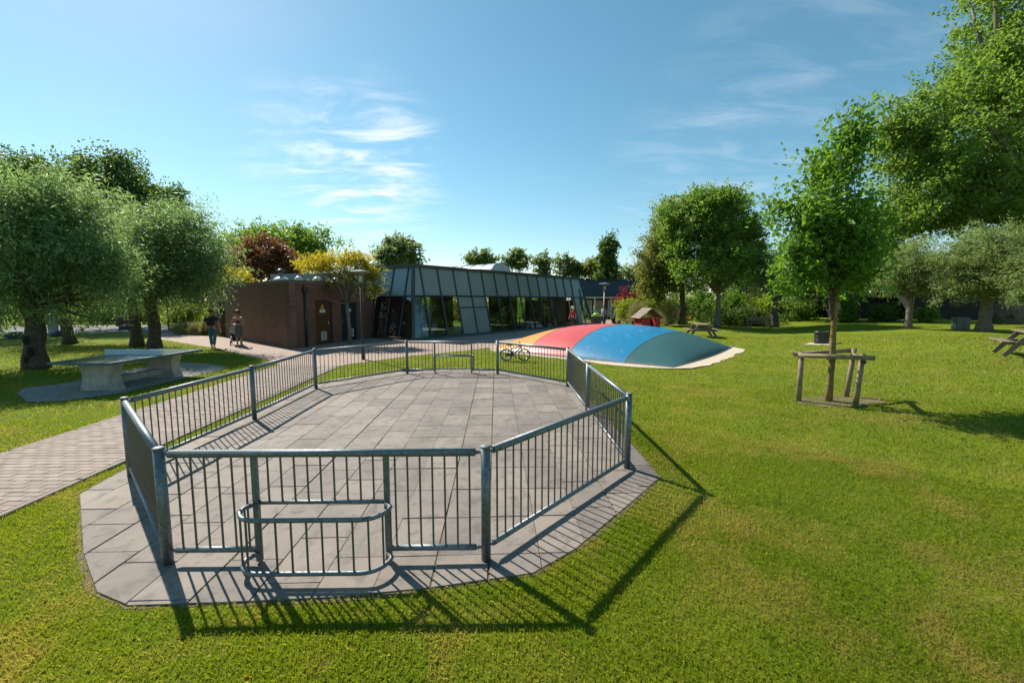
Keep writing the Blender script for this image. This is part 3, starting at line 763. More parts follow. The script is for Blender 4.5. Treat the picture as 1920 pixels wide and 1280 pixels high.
def trees():
    # --- pollard willows on the left lawn
    W = dict(leafmat='leaf_willow', L=0.17, W=0.042, axis_w=0.55, droop=0.55, up=0.2)
    b = G(70, 690); Y = b.y
    t = tree('willow_tree', b, 'big grey-green pollard willow with hollow knotty trunk left of the table', [pb(30, 440, 150, 125, Y, 1.5), pb(138, 455, 82, 105, Y, .85, 0.3), pb(-90, 450, 120, 150, Y, 0.7), pb(60, 388, 130, 58, Y, 0.9, 0.5), pb(90, 545, 130, 65, Y, 0.8, 0.6), pb(188, 500, 46, 62, Y, .35)], th=2.3, tr=0.29, seed=11, clumps=280, per=44, sig=0.33, gap=0.12, knob=0.35, limbs=26, twigs=40, shell=0.35, **W)
    for (dx, z, s) in ((0.02, 0.95, 0.12), (0.12, 0.58, 0.13), (-0.06, 0.33, 0.09)):
        h = MB().lathe([(0.004, -0.02), (s*0.7, 0.0), (s, 0.03), (s*0.6, 0.05), (0.005, 0.055)], 12, sx=0.75, sy=1.25); ob = h.build('knot_hole', 'hollow', t, True)
        ob.location = (dx+0.12, -0.335, z); ob.rotation_euler = (R(90), 0, R(20))
    b = G(290, 657); Y = b.y
    tree('willow_tree', b, 'round pollard willow with dark trunk nearest the brick building', [pb(330, 472, 82, 82, Y, 1.3), pb(378, 505, 48, 62, Y, .6), pb(285, 445, 55, 65, Y, .6), pb(320, 535, 95, 45, Y, .7), pb(350, 425, 40, 35, Y, .3)], th=2.5, tr=0.25, seed=12, clumps=250, per=42, sig=0.34, gap=0.12, knob=0.3, limbs=24, twigs=40, shell=0.35, **W)
    b = G(257, 650); Y = b.y+0.3
    tree('willow_tree', b, 'pollard willow behind the round one, its trunk left of it', [pb(240, 465, 62, 70, Y, 1.0), pb(250, 530, 70, 45, Y, .6), pb(205, 470, 45, 60, Y, .4)], th=2.6, tr=0.24, seed=13, clumps=210, per=40, sig=0.36, gap=0.12, knob=0.3, limbs=20, twigs=30, shell=0.35, **W)
    b = G(132, 644); Y = b.y
    tree('willow_tree', b, 'shaded willow with leaning dark trunk behind the table tennis table', [pb(135, 505, 95, 75, Y, 1.0), pb(190, 540, 70, 48, Y, .7), pb(70, 540, 70, 50, Y, .6)], th=2.3, tr=0.25, seed=14, clumps=200, per=38, sig=0.38, gap=0.15, knob=0.3, lean=(-0.25, 0), limbs=18, twigs=26, shell=0.35, **W)
    # --- trees behind, left
    D = dict(th=5, tr=0.35)
    tree('broadleaf_tree', (AT(225, 560, 36).x, 36, 0), 'tall dark tree rising behind the willows', [pb(210, 345, 62, 42, 36, 1), pb(275, 375, 60, 38, 36, 1), pb(240, 430, 110, 60, 36, 1.3), pb(165, 350, 40, 32, 36, .6), pb(225, 315, 28, 18, 36, .3), pb(320, 395, 26, 26, 36, .3)], 'leaf_dark', 0.26, 0.17, seed=15, clumps=130, per=42, sig=0.5, gap=0.25, **D)
    tree('broadleaf_tree', (AT(-20, 560, 30).x, 30, 0), 'dark tree top at the left picture edge behind the willow', [pb(-30, 340, 75, 55, 30, 1), pb(60, 340, 55, 40, 30, .6), pb(-10, 440, 130, 90, 30, 1)], 'leaf_dark', 0.24, 0.16, seed=16, clumps=130, per=40, sig=0.5, **D)
    tree('broadleaf_tree', (AT(520, 560, 62).x, 62, 0), 'wide dark green tree crown behind the copper tree', [pb(530, 470, 92, 42, 62, 1.4), pb(460, 478, 42, 38, 62, .7), pb(565, 452, 50, 26, 62, .5), pb(500, 448, 40, 22, 62, .4)], 'leaf_mid', 0.45, 0.26, seed=17, clumps=150, per=36, sig=0.75, gap=0.15, th=5, tr=0.5)
    tree('copper_tree', (AT(492, 560, 42).x, 42, 0), 'copper red leaved tree behind the brick building', [pb(492, 488, 52, 34, 42, 1.2), pb(460, 505, 34, 26, 42, .6), pb(530, 502, 26, 26, 42, .5), pb(500, 468, 30, 17, 42, .4)], 'leaf_copper', 0.26, 0.17, seed=18, clumps=170, per=34, sig=0.5, gap=0.15, th=3, tr=0.3)
    tree('golden_shrub', (AT(440, 560, 34).x, 34, 0), 'golden yellow bush showing above the brick building roof', [pb(436, 528, 34, 24, 34, 1), pb(410, 545, 30, 26, 34, .6)], 'leaf_yellow', 0.17, 0.10, seed=19, clumps=110, per=34, sig=0.32, gap=0.2, th=1.8, tr=0.14, cat='shrub')
    # --- the yellow spreading tree before the brick building
    b = Vector((-8.35, 21.4, 0)); Y = b.y
    e = empty('golden_tree', b, 0, 'yellow leaved spreading tree before the brick building doors', 'tree')
    cr = Crown(21)
    for a in (pb(610, 492, 52, 17, Y, 1.1), pb(655, 486, 45, 16, Y, .9), pb(585, 498, 30, 13, Y, .4), pb(690, 505, 22, 18, Y, .35)): cr.blob(a[:3], (a[3], a[4]*0.8, a[5]), int(95*a[6]), 34, 0.17, 0.4, gap=0.25)
    cr.build('crown', 'leaf_yellow', e, 0.11, 0.055)
    c2 = Crown(22)
    for a in (pb(655, 515, 55, 22, Y, .8), pb(700, 528, 22, 26, Y, .5), pb(690, 548, 24, 10, Y, .35), pb(600, 540, 30, 10, Y, .25)): c2.blob(a[:3], (a[3], a[4]*0.8, a[5]), int(80*a[6]), 26, 0.17, 0.4, gap=0.3)
    c2.build('lower_crown', 'leaf_olive', e, 0.11, 0.05)
    mb = MB(); mb.tube([(0, 0, -0.1), (0.03, 0, 0.6), (-0.02, 0, 1.4), (-0.06, 0, 2.1)], [0.11, 0.095, 0.09, 0.085], 10); mb.build('trunk', 'bark_pale', e, True)
    bm = MB(); rnd = random.Random(4); cl = np.concatenate([cr.all_clumps(), c2.all_clumps()])-np.array(b)
    hub = Vector((-0.06, 0, 2.05))
    for k in range(30):
        p = Vector(cl[rnd.randrange(len(cl))]); limb(bm, hub, p, 0.045, 0.008, rnd, 5, 6, 0.2)
        for _ in range(3):
            q = min((Vector(cl[rnd.randrange(len(cl))]) for _ in range(6)), key=lambda q: (q-p).length); limb(bm, hub.lerp(p, 0.6), q, 0.016, 0.005, rnd, 4, 3)
    bm.build('branches', 'bark_pale', e, True)
    # --- far trees over the pavilion roof
    far = [('tree', 'rounded far tree above the left end of the pavilion roof', [(745, 478, 42, 30), (720, 490, 24, 16), (770, 490, 24, 14), (750, 462, 26, 14)], 60, 'leaf_far'),
           ('tree', 'far tree left of the white barrel skylight', [(898, 486, 22, 18), (912, 494, 20, 14)], 72, 'leaf_far'),
           ('tree', 'far round tree just right of the barrel skylight', [(968, 492, 22, 18), (962, 484, 14, 10)], 72, 'leaf_far'),
           ('tree', 'far pale tree, second right of the barrel skylight', [(1017, 498, 22, 17)], 74, 'leaf_far'),
           ('tree', 'far pale tree between the pale one and the poplar', [(1060, 500, 20, 17), (1085, 506, 20, 16)], 76, 'leaf_far'),
           ('tree', 'pale low tree just left of the dark poplar', [(1108, 508, 18, 16)], 74, 'leaf_olive'),
           ('tree', 'far grey-green tree right of the poplar', [(1180, 518, 26, 13), (1200, 528, 20, 14)], 80, 'leaf_far')]
    for k, (nm, lb, bl, Y, lm) in enumerate(far):
        cx = sum(b_[0] for b_ in bl)/len(bl)
        tree('far_tree', (AT(cx, 560, Y).x, Y, 0), lb, [pb(*b_, Y, 1.0, 0, 0.8) for b_ in bl]+[pb(cx, 535, bl[0][2]*0.9, 22, Y, 0.8, 0, 0.8)], lm, 0.5, 0.32, 3, 0.3, 30+k, clumps=60, per=26, sig=0.55, gap=0.42, limbs=8, twigs=8, group='far trees behind the pavilion')
    Y = 68
    tree('poplar_tree', (AT(1140, 560, Y).x, Y, 0), 'tall narrow dark poplar standing over the far slate roof', [pb(1140, 470, 14, 24, Y, 1), pb(1140, 500, 20, 26, Y, 1.2), pb(1140, 530, 22, 24, Y, 1)], 'leaf_dark', 0.42, 0.26, 3, 0.35, 45, clumps=90, per=30, sig=0.5, gap=0.1, limbs=8, twigs=8)
    # --- right cluster
    b = GT(1345, 607); Y = 34.0; b = Vector((AT(1345, 600, Y).x, Y, tz(AT(1345, 600, Y).x, Y)))
    tree('broadleaf_tree', b, 'large dark round tree with forked pale trunk behind the picnic table', [pb(1350, 425, 62, 60, Y, 1.5), pb(1300, 460, 62, 60, Y, 1.3), pb(1390, 460, 34, 55, Y, .7), pb(1335, 500, 85, 38, Y, 1.0), pb(1345, 378, 38, 20, Y, .4), pb(1275, 415, 38, 34, Y, .5), pb(1310, 405, 50, 42, Y, .7), pb(1320, 385, 40, 24, Y, .35)], 'leaf_mid', 0.20, 0.13, 3.0, 0.2, 50, 'bark_pale', clumps=210, per=48, sig=0.42, gap=0.2, limbs=26, twigs=50)
    e2 = bpy.data.objects['broadleaf_tree'] if False else None
    Y = 37
    tree('broadleaf_tree', (AT(1278, 600, Y).x, Y, .2), 'loose pale-leaved tree left of the large round tree', [pb(1245, 450, 38, 42, Y, .8), pb(1230, 500, 32, 38, Y, .8), pb(1262, 520, 45, 28, Y, .7), pb(1228, 535, 28, 24, Y, .6), pb(1250, 400, 22, 20, Y, .3)], 'leaf_olive', 0.20, 0.12, 3.4, 0.26, 51, clumps=170, per=40, sig=0.42, gap=0.28, limbs=18, twigs=30)
    Y = 34
    tree('willow_tree', (AT(1452, 606, Y).x, Y, tz(AT(1452, 606, Y).x, Y)), 'small grey willow between the round tree and the staked tree', [pb(1445, 505, 38, 36, Y, 1), pb(1480, 520, 36, 34, Y, .8), pb(1425, 525, 26, 24, Y, .5)], 'leaf_willow', 0.2, 0.05, 2.6, 0.28, 52, clumps=160, per=40, sig=0.4, axis_w=0.5, droop=0.5, up=0.2, gap=0.15, limbs=14, twigs=20)
    Y = 36
    tree('broadleaf_tree', (AT(1600, 606, Y).x, Y, .5), 'dark dense tree behind the staked young tree', [pb(1600, 470, 70, 60, Y, 1.3), pb(1560, 500, 60, 50, Y, 1), pb(1650, 430, 45, 50, Y, .8), pb(1640, 500, 50, 40, Y, .7), pb(1520, 530, 40, 30, Y, .5)], 'leaf_dark', 0.24, 0.15, 3.0, 0.3, 53, clumps=190, per=40, sig=0.5, gap=0.2, limbs=16, twigs=20)
    # --- big tree at the right edge
    b = Vector((36.0, 30.0, 0.5)); Y = 30.0
    tree('plane_tree', b, 'huge broad tree with pale flared trunk at the right picture edge', [pb(1800, 250, 120, 120, Y, 1.6), pb(1895, 120, 105, 130, Y, 1.6, 1), pb(1850, 380, 130, 90, Y, 1.5), pb(1740, 330, 75, 70, Y, .9, -.5), pb(1700, 250, 52, 55, Y, .6), pb(1720, 410, 55, 40, Y, .5), pb(1960, 300, 130, 160, Y, 1.2), pb(1915, -60, 95, 110, Y, 1.2), pb(1845, 150, 65, 80, Y, .7), pb(1990, 60, 110, 160, Y, .8)], 'leaf_plane', 0.23, 0.16, 8.0, 0.78, 60, 'bark_pale', clumps=200, per=40, sig=0.55, gap=0.52, limbs=34, twigs=70, shell=0.45, flare=1.9)
    # --- pollard willows at the right
    S = dict(leafmat='leaf_silver', L=0.17, W=0.042, axis_w=0.5, droop=0.45, up=0.25)
    b = GT(1702, 613); b = Vector((AT(1702, 612, 25).x, 25, tz(AT(1702, 612, 25).x, 25))); Y = 25
    tree('willow_tree', b, 'small silvery pollard willow with thin trunk right of the staked tree', [pb(1705, 495, 52, 42, Y, 1.2), pb(1680, 520, 36, 30, Y, .6), pb(1735, 515, 40, 36, Y, .7)], th=2.0, tr=0.19, seed=61, bark='bark_pale', clumps=190, per=46, sig=0.3, gap=0.15, limbs=18, twigs=20, shell=0.35, **S)
    b = Vector((AT(1845, 618, 22.5).x, 22.5, tz(AT(1845, 618, 22.5).x, 22.5))); Y = 22.5
    tree('willow_tree', b, 'silvery pollard willow with sunlit reddish trunk near the right edge', [pb(1840, 495, 68, 52, Y, 1.4), pb(1800, 525, 42, 36, Y, .6), pb(1875, 520, 42, 38, Y, .6), pb(1850, 455, 46, 30, Y, .5)], th=2.2, tr=0.30, seed=62, bark='bark_pale', clumps=200, per=50, sig=0.3, gap=0.15, limbs=20, twigs=24, shell=0.35, knob=0.3, **S)
    Y = 20
    tree('willow_tree', (AT(1975, 630, Y).x, Y, tz(AT(1975, 630, Y).x, Y)), 'willow foliage cut off by the right picture edge', [pb(1950, 495, 50, 60, Y, 1), pb(1985, 470, 60, 55, Y, 1), pb(1935, 540, 30, 30, Y, .4)], th=2.2, tr=0.26, seed=63, bark='bark_pale', clumps=180, per=44, sig=0.3, gap=0.15, limbs=12, twigs=16, shell=0.35, **S)
    # --- the staked young tree
    b = GT(1553, 752); Y = b.y
    tree('young_tree', b, 'young fresh green tree with lichened trunk held by wooden stakes', [pb(1550, 430, 78, 75, Y, 1.5), pb(1500, 470, 58, 60, Y, .9), pb(1600, 455, 50, 60, Y, .8), pb(1565, 335, 54, 55, Y, .9), pb(1520, 400, 62, 50, Y, .7), pb(1595, 260, 26, 48, Y, .5), pb(1590, 520, 62, 26, Y, .5), pb(1505, 525, 40, 22, Y, .35), pb(1465, 395, 26, 22, Y, .15)], 'leaf_fresh', 0.12, 0.062, th=2.55, tr=0.062, seed=70, bark='bark_lichen', clumps=80, per=26, sig=0.22, gap=0.45, limbs=26, twigs=52, shell=0.2, axis_w=0.45, droop=0.35, flare=1.25, extra_bark='bark')
    yt = [o for o in bpy.data.objects if o.name.startswith('young_tree')][0]
    mb = MB(); rnd = random.Random(8)
    tp = AT(1592, 200, Y)-b
    mb.tube([(0, 0, 2.4), (0.08, 0, 3.2), (0.12, 0.05, 4.2), (tp.x-.05, 0, 5.6), tuple(tp)], [0.06, 0.048, 0.036, 0.02, 0.006], 8)
    for k in range(7): q = AT(1592+rnd.uniform(-30, 25), 175+rnd.uniform(-8, 35), Y)-b; limb(mb, (tp.x-.05, 0, tp.z-.7-rnd.random()*.3), q, 0.008, 0.002, rnd, 4, 4, .1)
    mb.tube([(0, 0, 1.55), (-0.06, 0, 1.9), (-0.14, 0, 2.35), (-0.4, 0, 3.2)], [0.035, 0.045, 0.04, 0.02], 8)
    mb.build('leader', 'bark', yt, True)
trees()

def shrub(name, px, py, Y, rx, ry, mat, label, seed, L=0.13, W=0.08, clumps=90, per=30, cat='shrub', ax=0.0, dr=0.8, sig=None, gr='shrubs behind the lawn'):
    c = AT(px, py, Y); k = Y/FPX; z0 = tz(c.x, Y); e = empty(name, (c.x, Y, z0), 0, label, cat, gr)
    cr = Crown(seed); cr.blob(c, (rx*k, rx*k*dr, ry*k), clumps, per, sig or 0.22*max(1, Y/30), 0.3, gap=0.15)
    low = max(z0+0.3, c.z-ry*k*0.8); cr.blob((c.x, Y, (low+z0)/2+.1), (rx*k*0.85, rx*k*0.6, max(0.25, (low-z0)/2+.15)), clumps//2, per, 0.22, 0.2, gap=0.1)
    cr.build('foliage', mat, e, L, W, ax, -0.8 if ax else 0)
    mb = MB(); rnd = random.Random(seed); cl = cr.all_clumps()
    for _ in range(12): limb(mb, (rnd.gauss(0, .1), rnd.gauss(0, .1), -0.05), Vector(cl[rnd.randrange(len(cl))])-Vector((c.x, Y, z0)), 0.025, 0.006, rnd, 4, 4)
    mb.build('stems', 'twig', e, True)
shrub('shrub', 1178, 578, 40, 22, 14, 'leaf_lime', 'yellow-green bush left of the red playhouse', 80, 0.16, 0.1)
shrub('shrub', 1222, 574, 42, 26, 16, 'leaf_lime', 'yellow-green bush behind the red playhouse roof', 81, 0.16, 0.1)
shrub('reed_clump', 1196, 586, 37, 18, 16, 'leaf_straw', 'pale feathery grass clump left of the playhouse', 82, 0.5, 0.02, 60, 40, 'ornamental grass', 0.8)
shrub('reed_clump', 1250, 586, 37, 24, 18, 'leaf_straw', 'pale feathery grass clump right of the playhouse', 83, 0.5, 0.02, 70, 40, 'ornamental grass', 0.8)
shrub('shrub', 1275, 572, 40, 26, 22, 'leaf_fresh', 'bright green bush behind the squirrel spring rider', 84, 0.2, 0.1)
shrub('shrub', 1320, 568, 40, 28, 22, 'leaf_fresh', 'bright green bush left of the forked trunk', 85, 0.2, 0.1)
shrub('shrub', 1372, 570, 38, 26, 22, 'leaf_fresh', 'bright green bush right of the forked trunk', 86, 0.18, 0.1)
shrub('shrub', 1408, 560, 42, 22, 18, 'leaf_yellow', 'orange yellow bush behind the wooden bench', 87, 0.16, 0.1)
shrub('shrub', 1436, 574, 40, 22, 22, 'leaf_lime', 'lime green bush at the small willow trunk', 88, 0.16, 0.1)
shrub('shrub', 1500, 580, 38, 36, 26, 'leaf_mid', 'dark green bush right of the small willow trunk', 89, 0.16, 0.1)
shrub('shrub', 1355, 590, 37, 60, 14, 'leaf_dark', 'low dark bush in the shade under the round tree', 90, 0.16, 0.1, 120)
shrub('shrub', 1415, 594, 36.5, 50, 12, 'leaf_dark', 'low dark ground bush behind the wooden bench', 91, 0.16, 0.1, 110)
shrub('shrub', 1655, 590, 33, 22, 16, 'leaf_dark', 'dark ivy bush at the left end of the black shed', 105, 0.16, 0.1, 90)
shrub('shrub', 1738, 592, 31, 14, 18, 'leaf_mid', 'small leafy bush between the two silvery willows', 106, 0.14, 0.08, 70)
shrub('shrub', 1898, 596, 30, 26, 14, 'leaf_dark', 'dark low bush behind the right edge picnic table', 107, 0.16, 0.1, 80)
shrub('shrub', 1590, 582, 34, 14, 26, 'leaf_mid', 'ivy covered bush just right of the young tree trunk', 108, 0.16, 0.1, 90)
shrub('red_shrub', 1166, 562, 46, 8, 20, 'leaf_red', 'narrow dark red shrub against the slate roof', 92, 0.2, 0.12, 50, 24)
shrub('red_shrub', 1185, 562, 46, 10, 14, 'leaf_red', 'middle dark red shrub against the slate roof', 93, 0.2, 0.12, 50, 24)
shrub('red_shrub', 1201, 562, 46, 10, 16, 'leaf_red', 'right dark red shrub against the slate roof', 94, 0.2, 0.12, 50, 24)
shrub('hedge', 345, 588, 38, 48, 14, 'leaf_lime', 'sunlit clipped hedge beyond the road at left', 95, 0.15, 0.1, 170, 34, 'hedge', dr=0.4)
shrub('hedge', 270, 585, 40, 40, 18, 'leaf_lime', 'sunlit hedge seen between the two dark willow trunks', 96, 0.15, 0.1, 140, 34, 'hedge', dr=0.4)
shrub('hedge', 200, 580, 40, 60, 24, 'leaf_mid', 'shaded hedge beyond the road behind the leaning trunk', 97, 0.16, 0.1, 170, 34, 'hedge', dr=0.4)
shrub('hedge', 90, 575, 40, 90, 32, 'leaf_dark', 'tall dark hedge beyond the road left of the leaning trunk', 98, 0.18, 0.11, 240, 34, 'hedge', dr=0.3)
shrub('hedge', -30, 570, 38, 80, 36, 'leaf_dark', 'dark hedge at the left picture edge', 99, 0.18, 0.11, 200, 34, 'hedge', dr=0.3)
shrub('reed_clump', 345, 620, 27.5, 22, 9, 'leaf_straw', 'dry grass planting beside the path bend', 100, 0.4, 0.018, 60, 46, 'ornamental grass', 0.8, sig=.18)
shrub('reed_clump', 382, 618, 27, 20, 11, 'leaf_straw', 'dry grass planting behind the walking man', 101, 0.4, 0.018, 60, 46, 'ornamental grass', 0.8, sig=.18)
shrub('shrub', 790, 572, 36, 46, 30, 'leaf_mid', 'garden bush seen through the pavilion glass at left', 102, 0.2, 0.12, 130, 34)
shrub('shrub', 880, 575, 42, 50, 28, 'leaf_olive', 'garden bush seen through the middle of the pavilion', 103, 0.2, 0.12, 130, 34)
shrub('shrub', 1000, 575, 50, 50, 24, 'leaf_mid', 'garden bush seen through the right pavilion glass', 104, 0.2, 0.12, 130, 34)
def far_wood():
    # one mass of far trees closing the horizon on both sides
    e = np.random.RandomState(7); cr = Crown(120)
    for x in np.arange(-200, 200, 9.0):
        y = 120+e.uniform(-12, 12); h = e.uniform(3.5, 6.5)
        cr.blob((x+e.uniform(-3, 3), y, h*0.55), (7.5, 4, h*0.6), 30, 22, 1.0, 0.3, gap=0.1)
    for x in np.arange(-95, -38, 6.0): cr.blob((x, 52+e.uniform(-4, 4), 3.2), (5, 3, 3.4), 40, 26, 0.8, 0.3, gap=0.1)
    for x in np.arange(24, 80, 5.0): cr.blob((x, 44+0.1*x+e.uniform(-2, 2), 3.0), (4.5, 2.5, 3.2), 50, 30, 0.6, 0.3, gap=0.05)
    c = np.concatenate(cr.c); v, f, a = leaf_arrays(c[c[:, 2] > 0], 0.6, 0.4, cr.rs, var=np.concatenate(cr.sh)[c[:, 2] > 0])
    tag(put('far_wood', fast_mesh('far_wood', v, f, a), 'leaf_dark'), 'far belt of dark trees closing the horizon', 'wood', kind='stuff')
far_wood()
#PART4
# ------------------------------------------------------------------ pavilion
def V3(p, z=0.0): return Vector((p[0], p[1], z))
PC = Vector((-5.4, 22.8, 0)); PA = Vector((0.625, 0.781, 0)).normalized(); PN = Vector((-PA.y, PA.x, 0))   # front direction, inward
PL = 20.6; HT = 4.2; DL = 0.95; BAND = 2.46; MOD = PL/16; HTOP = 4.08
SD = Vector((-0.84, 0.5426, 0)).normalized(); SLEN = 3.58; SN = Vector((SD.y, -SD.x, 0))
if SN.dot(PA) < 0: SN = -SN
def fr(s, h, off=0.0): return PC+PA*s+PN*(DL*h/HT-off)+Vector((0, 0, h))
def sdw(t, h, off=0.0): return PC+SD*t+SN*(DL*h/HT-off)+Vector((0, 0, h))
def corner(h, off=0.0):
    # intersection of the two leaning planes at height h
    d = DL*h/HT-off; a11, a12, a21, a22 = PA.x, -SD.x, PA.y, -SD.y
    bx = SN.x*d-PN.x*d; by = SN.y*d-PN.y*d; det = a11*a22-a12*a21
    s = (bx*a22-a12*by)/det
    return PC+PA*s+PN*d+Vector((0, 0, h))
def pavilion():
    e = empty('glass_pavilion', PC, 0, 'low pavilion with leaning grey cladding panels and tall dark glazing', 'building')
    def loc(*pts): return [Vector(p)-PC for p in pts]
    def plate(name, a, b, c, d, mat, th, par=e): return MB().slab(*loc(a, b, c, d), th).build(name, mat, par)
    g = 0.012; H0 = 0.14
    # upper cladding of the front
    for k in range(16):
        s0, s1 = k*MOD+g, (k+1)*MOD-g
        def cl(s, h):
            lo = (corner(h)-fr(0, h)).dot(PA); hi = PL-DL*h/HT
            return min(max(s, lo+0.02), hi-0.02)
        lowh = BAND+0.03
        if k in (3, 4): lowh = 1.78
        if cl(s1, HTOP)-cl(s0, HTOP) < 0.02:
            if cl(s1, lowh)-cl(s0, lowh) < 0.05: continue
        plate('cladding_panel', fr(cl(s0, lowh), lowh), fr(cl(s1, lowh), lowh), fr(cl(s1, HTOP), HTOP), fr(cl(s0, HTOP), HTOP), 'panel_grey', 0.03)
        if k in (3, 4): plate('cladding_panel', fr(s0, H0), fr(s1, H0), fr(s1, 1.74), fr(s0, 1.74), 'panel_grey', 0.03)
    plate('cladding_panel', fr(13.72*MOD, H0), fr(14.7*MOD, H0), fr(14.7*MOD, BAND-.03), fr(13.72*MOD, BAND-.03), 'panel_grey', 0.03)
    # glazing of the front
    edges = [(0, 1), (1, 2), (2, 3), (5, 6), (6, 7), (7, 8), (8, 9), (9, 10), (10, 11), (11, 11.5), (14.7, 15.3), (15.3, 16)]
    for a, b in edges:
        s0, s1 = a*MOD, b*MOD
        l0 = (corner(H0)-fr(0, H0)).dot(PA) if a == 0 else s0; l1 = (corner(BAND)-fr(0, BAND)).dot(PA) if a == 0 else s0
        r1 = s1-DL*BAND/HT*0.9 if b == 16 else s1
        plate('window_pane', fr(l0, H0, -.03), fr(s1, H0, -.03), fr(r1, BAND, -.03), fr(l1, BAND, -.03), 'glass', 0.012)
    def post(name, p, q, w=0.055, m='mullion', d=0.09):
        p, q = loc(p, q); t = (q-p); ln = t.length; t.normalize()
        return MB().tube([p, q], w, 4).build(name, m, e)
    for k in range(1, 16):
        if k == 15: top = HTOP
        if k in (12, 13): post('mullion', fr(k*MOD, BAND, .02), fr(k*MOD, HTOP, .02)); continue
        lo = H0 if k not in (4, 14) else H0
        post('mullion', fr(k*MOD, lo, .02), fr(k*MOD, HTOP if k < 15 else 3.2, .02))
    for s in (11.5, 13.72): post('door_jamb', fr(s*MOD, H0, .02), fr(s*MOD, BAND, .02), 0.06)
    post('door_jamb', fr(13.3*MOD, 0.1, .0), fr(13.3*MOD, BAND-.1, .0), 0.035, 'white_paint')
    post('corner_post', corner(0.05, 0.03), corner(HTOP, 0.03), 0.11)
    endc = lambda h: fr(PL-DL*h/HT, h, .02)
    post('corner_post', endc(0.05), endc(HTOP), 0.09)
    # side wall
    nb = 3; ms = SLEN/nb
    for k in range(nb):
        t0, t1 = k*ms+g, (k+1)*ms-g
        cl = lambda t, h: max(t, (corner(h)-sdw(0, h)).dot(SD)+0.02)
        plate('cladding_panel', sdw(t1, BAND+.03), sdw(cl(t0, BAND), BAND+.03), sdw(cl(t0, HTOP), HTOP), sdw(t1, HTOP), 'panel_grey', 0.03)
        plate('window_pane', sdw(t1, H0, -.03), sdw(cl(t0, H0), H0, -.03), sdw(cl(t0, BAND), BAND, -.03), sdw(t1, BAND, -.03), 'glass', 0.012)
        post('mullion', sdw(t1, H0, .02), sdw(t1, HTOP, .02), 0.045)
    # one more cladding bay over the brick building
    plate('cladding_panel', sdw(SLEN+1.2, 3.2), sdw(SLEN+g, 3.2), sdw(SLEN+g, HTOP), sdw(SLEN+1.2, HTOP), 'panel_grey', 0.03)
    # transoms, plinth, roof edge
    post('transom', fr((corner(BAND)-fr(0, BAND)).dot(PA), BAND, .015), fr(PL-DL*BAND/HT, BAND, .015), 0.055)
    post('transom', sdw(SLEN, BAND, .015), sdw((corner(BAND)-sdw(0, BAND)).dot(SD), BAND, .015), 0.05)
    post('transom', fr(3*MOD, 1.76, .015), fr(5*MOD, 1.76, .015), 0.04)
    plate('plinth', fr(-0.0, 0.0, .06), fr(PL, 0.0, .06), fr(PL, H0, .05), fr(0, H0, .05), 'mullion', 0.08)
    plate('plinth', sdw(SLEN, 0.0, .06), sdw(0, 0.0, .06), sdw(0, H0, .05), sdw(SLEN, H0, .05), 'mullion', 0.08)
    c0 = corner(HTOP, 0.10); c1 = endc(HTOP)+PA*0.1-PN*0.08; s1 = sdw(SLEN+1.4, HTOP, 0.1)
    DEP = 7.0
    back0 = s1+PN*2.5; back1 = c1+PN*DEP
    roof = [c0, c1, back1, back1-PA*PL*0.85+PN*0.0, s1]
    rl = loc(*roof)
    rm = MB().prism([(p.x, p.y) for p in rl], HTOP, HTOP+0.16); rm.build('roof', 'fascia', e)
    cp = MB().prism([(p.x*0.995+PN.x*.1+.05, p.y*0.99+PN.y*.1+.1) for p in rl], HTOP+0.16, HTOP+0.19).build('roof_covering', 'roof_felt', e)
    # interior: floor, ceiling, rear wall with openings
    def ip(s, d, z): return PC+PA*s+PN*d+Vector((0, 0, z))
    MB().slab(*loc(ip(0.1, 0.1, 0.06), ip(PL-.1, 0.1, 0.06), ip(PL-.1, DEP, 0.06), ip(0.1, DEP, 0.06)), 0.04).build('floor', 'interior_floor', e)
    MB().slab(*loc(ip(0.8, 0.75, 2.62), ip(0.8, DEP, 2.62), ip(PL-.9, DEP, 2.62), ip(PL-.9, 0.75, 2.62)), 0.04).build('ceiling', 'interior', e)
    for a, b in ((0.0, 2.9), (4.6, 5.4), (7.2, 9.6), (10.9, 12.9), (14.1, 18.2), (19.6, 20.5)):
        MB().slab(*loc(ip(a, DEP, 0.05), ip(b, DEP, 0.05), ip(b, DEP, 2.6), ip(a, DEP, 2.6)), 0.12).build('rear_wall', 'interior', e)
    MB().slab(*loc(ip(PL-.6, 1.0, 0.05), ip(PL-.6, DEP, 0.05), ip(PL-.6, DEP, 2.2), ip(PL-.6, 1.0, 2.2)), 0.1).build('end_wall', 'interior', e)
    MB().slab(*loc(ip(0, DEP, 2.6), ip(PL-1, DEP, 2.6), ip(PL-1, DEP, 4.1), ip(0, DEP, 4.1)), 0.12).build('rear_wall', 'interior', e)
    MB().slab(*loc(ip(1.9, 1.5, 0.06), ip(1.9, DEP-.2, 0.06), ip(1.9, DEP-.2, 2.6), ip(1.9, 1.5, 2.6)), 0.08).build('added_partition', 'interior', e)  # added wall, gives the side glass a dark background
    # black sheet standing in for the darkness inside the open doorway
    MB().slab(*loc(ip(11.0*MOD, 1.6, 0.06), ip(14.4*MOD, 1.6, 0.06), ip(14.4*MOD, 1.6, 2.61), ip(11.0*MOD, 1.6, 2.61)), 0.06).build('doorway_dark_sheet', 'black_paint', e)
    # curtains by the corner
    def curtain(p0, p1, h, n=26, amp=0.06):
        vs = []; fs = []
        for i in range(n+1):
            q = Vector(p0).lerp(Vector(p1), i/n); o = PN*(amp*math.sin(i*1.7)); vs += [q+o-PC+Vector((0, 0, .08)), q+o*0.6-PC+Vector((0, 0, h))]
        for i in range(n): fs.append((2*i, 2*i+2, 2*i+3, 2*i+1))
        MB().add(vs, fs).build('curtain', 'curtain', e, True)
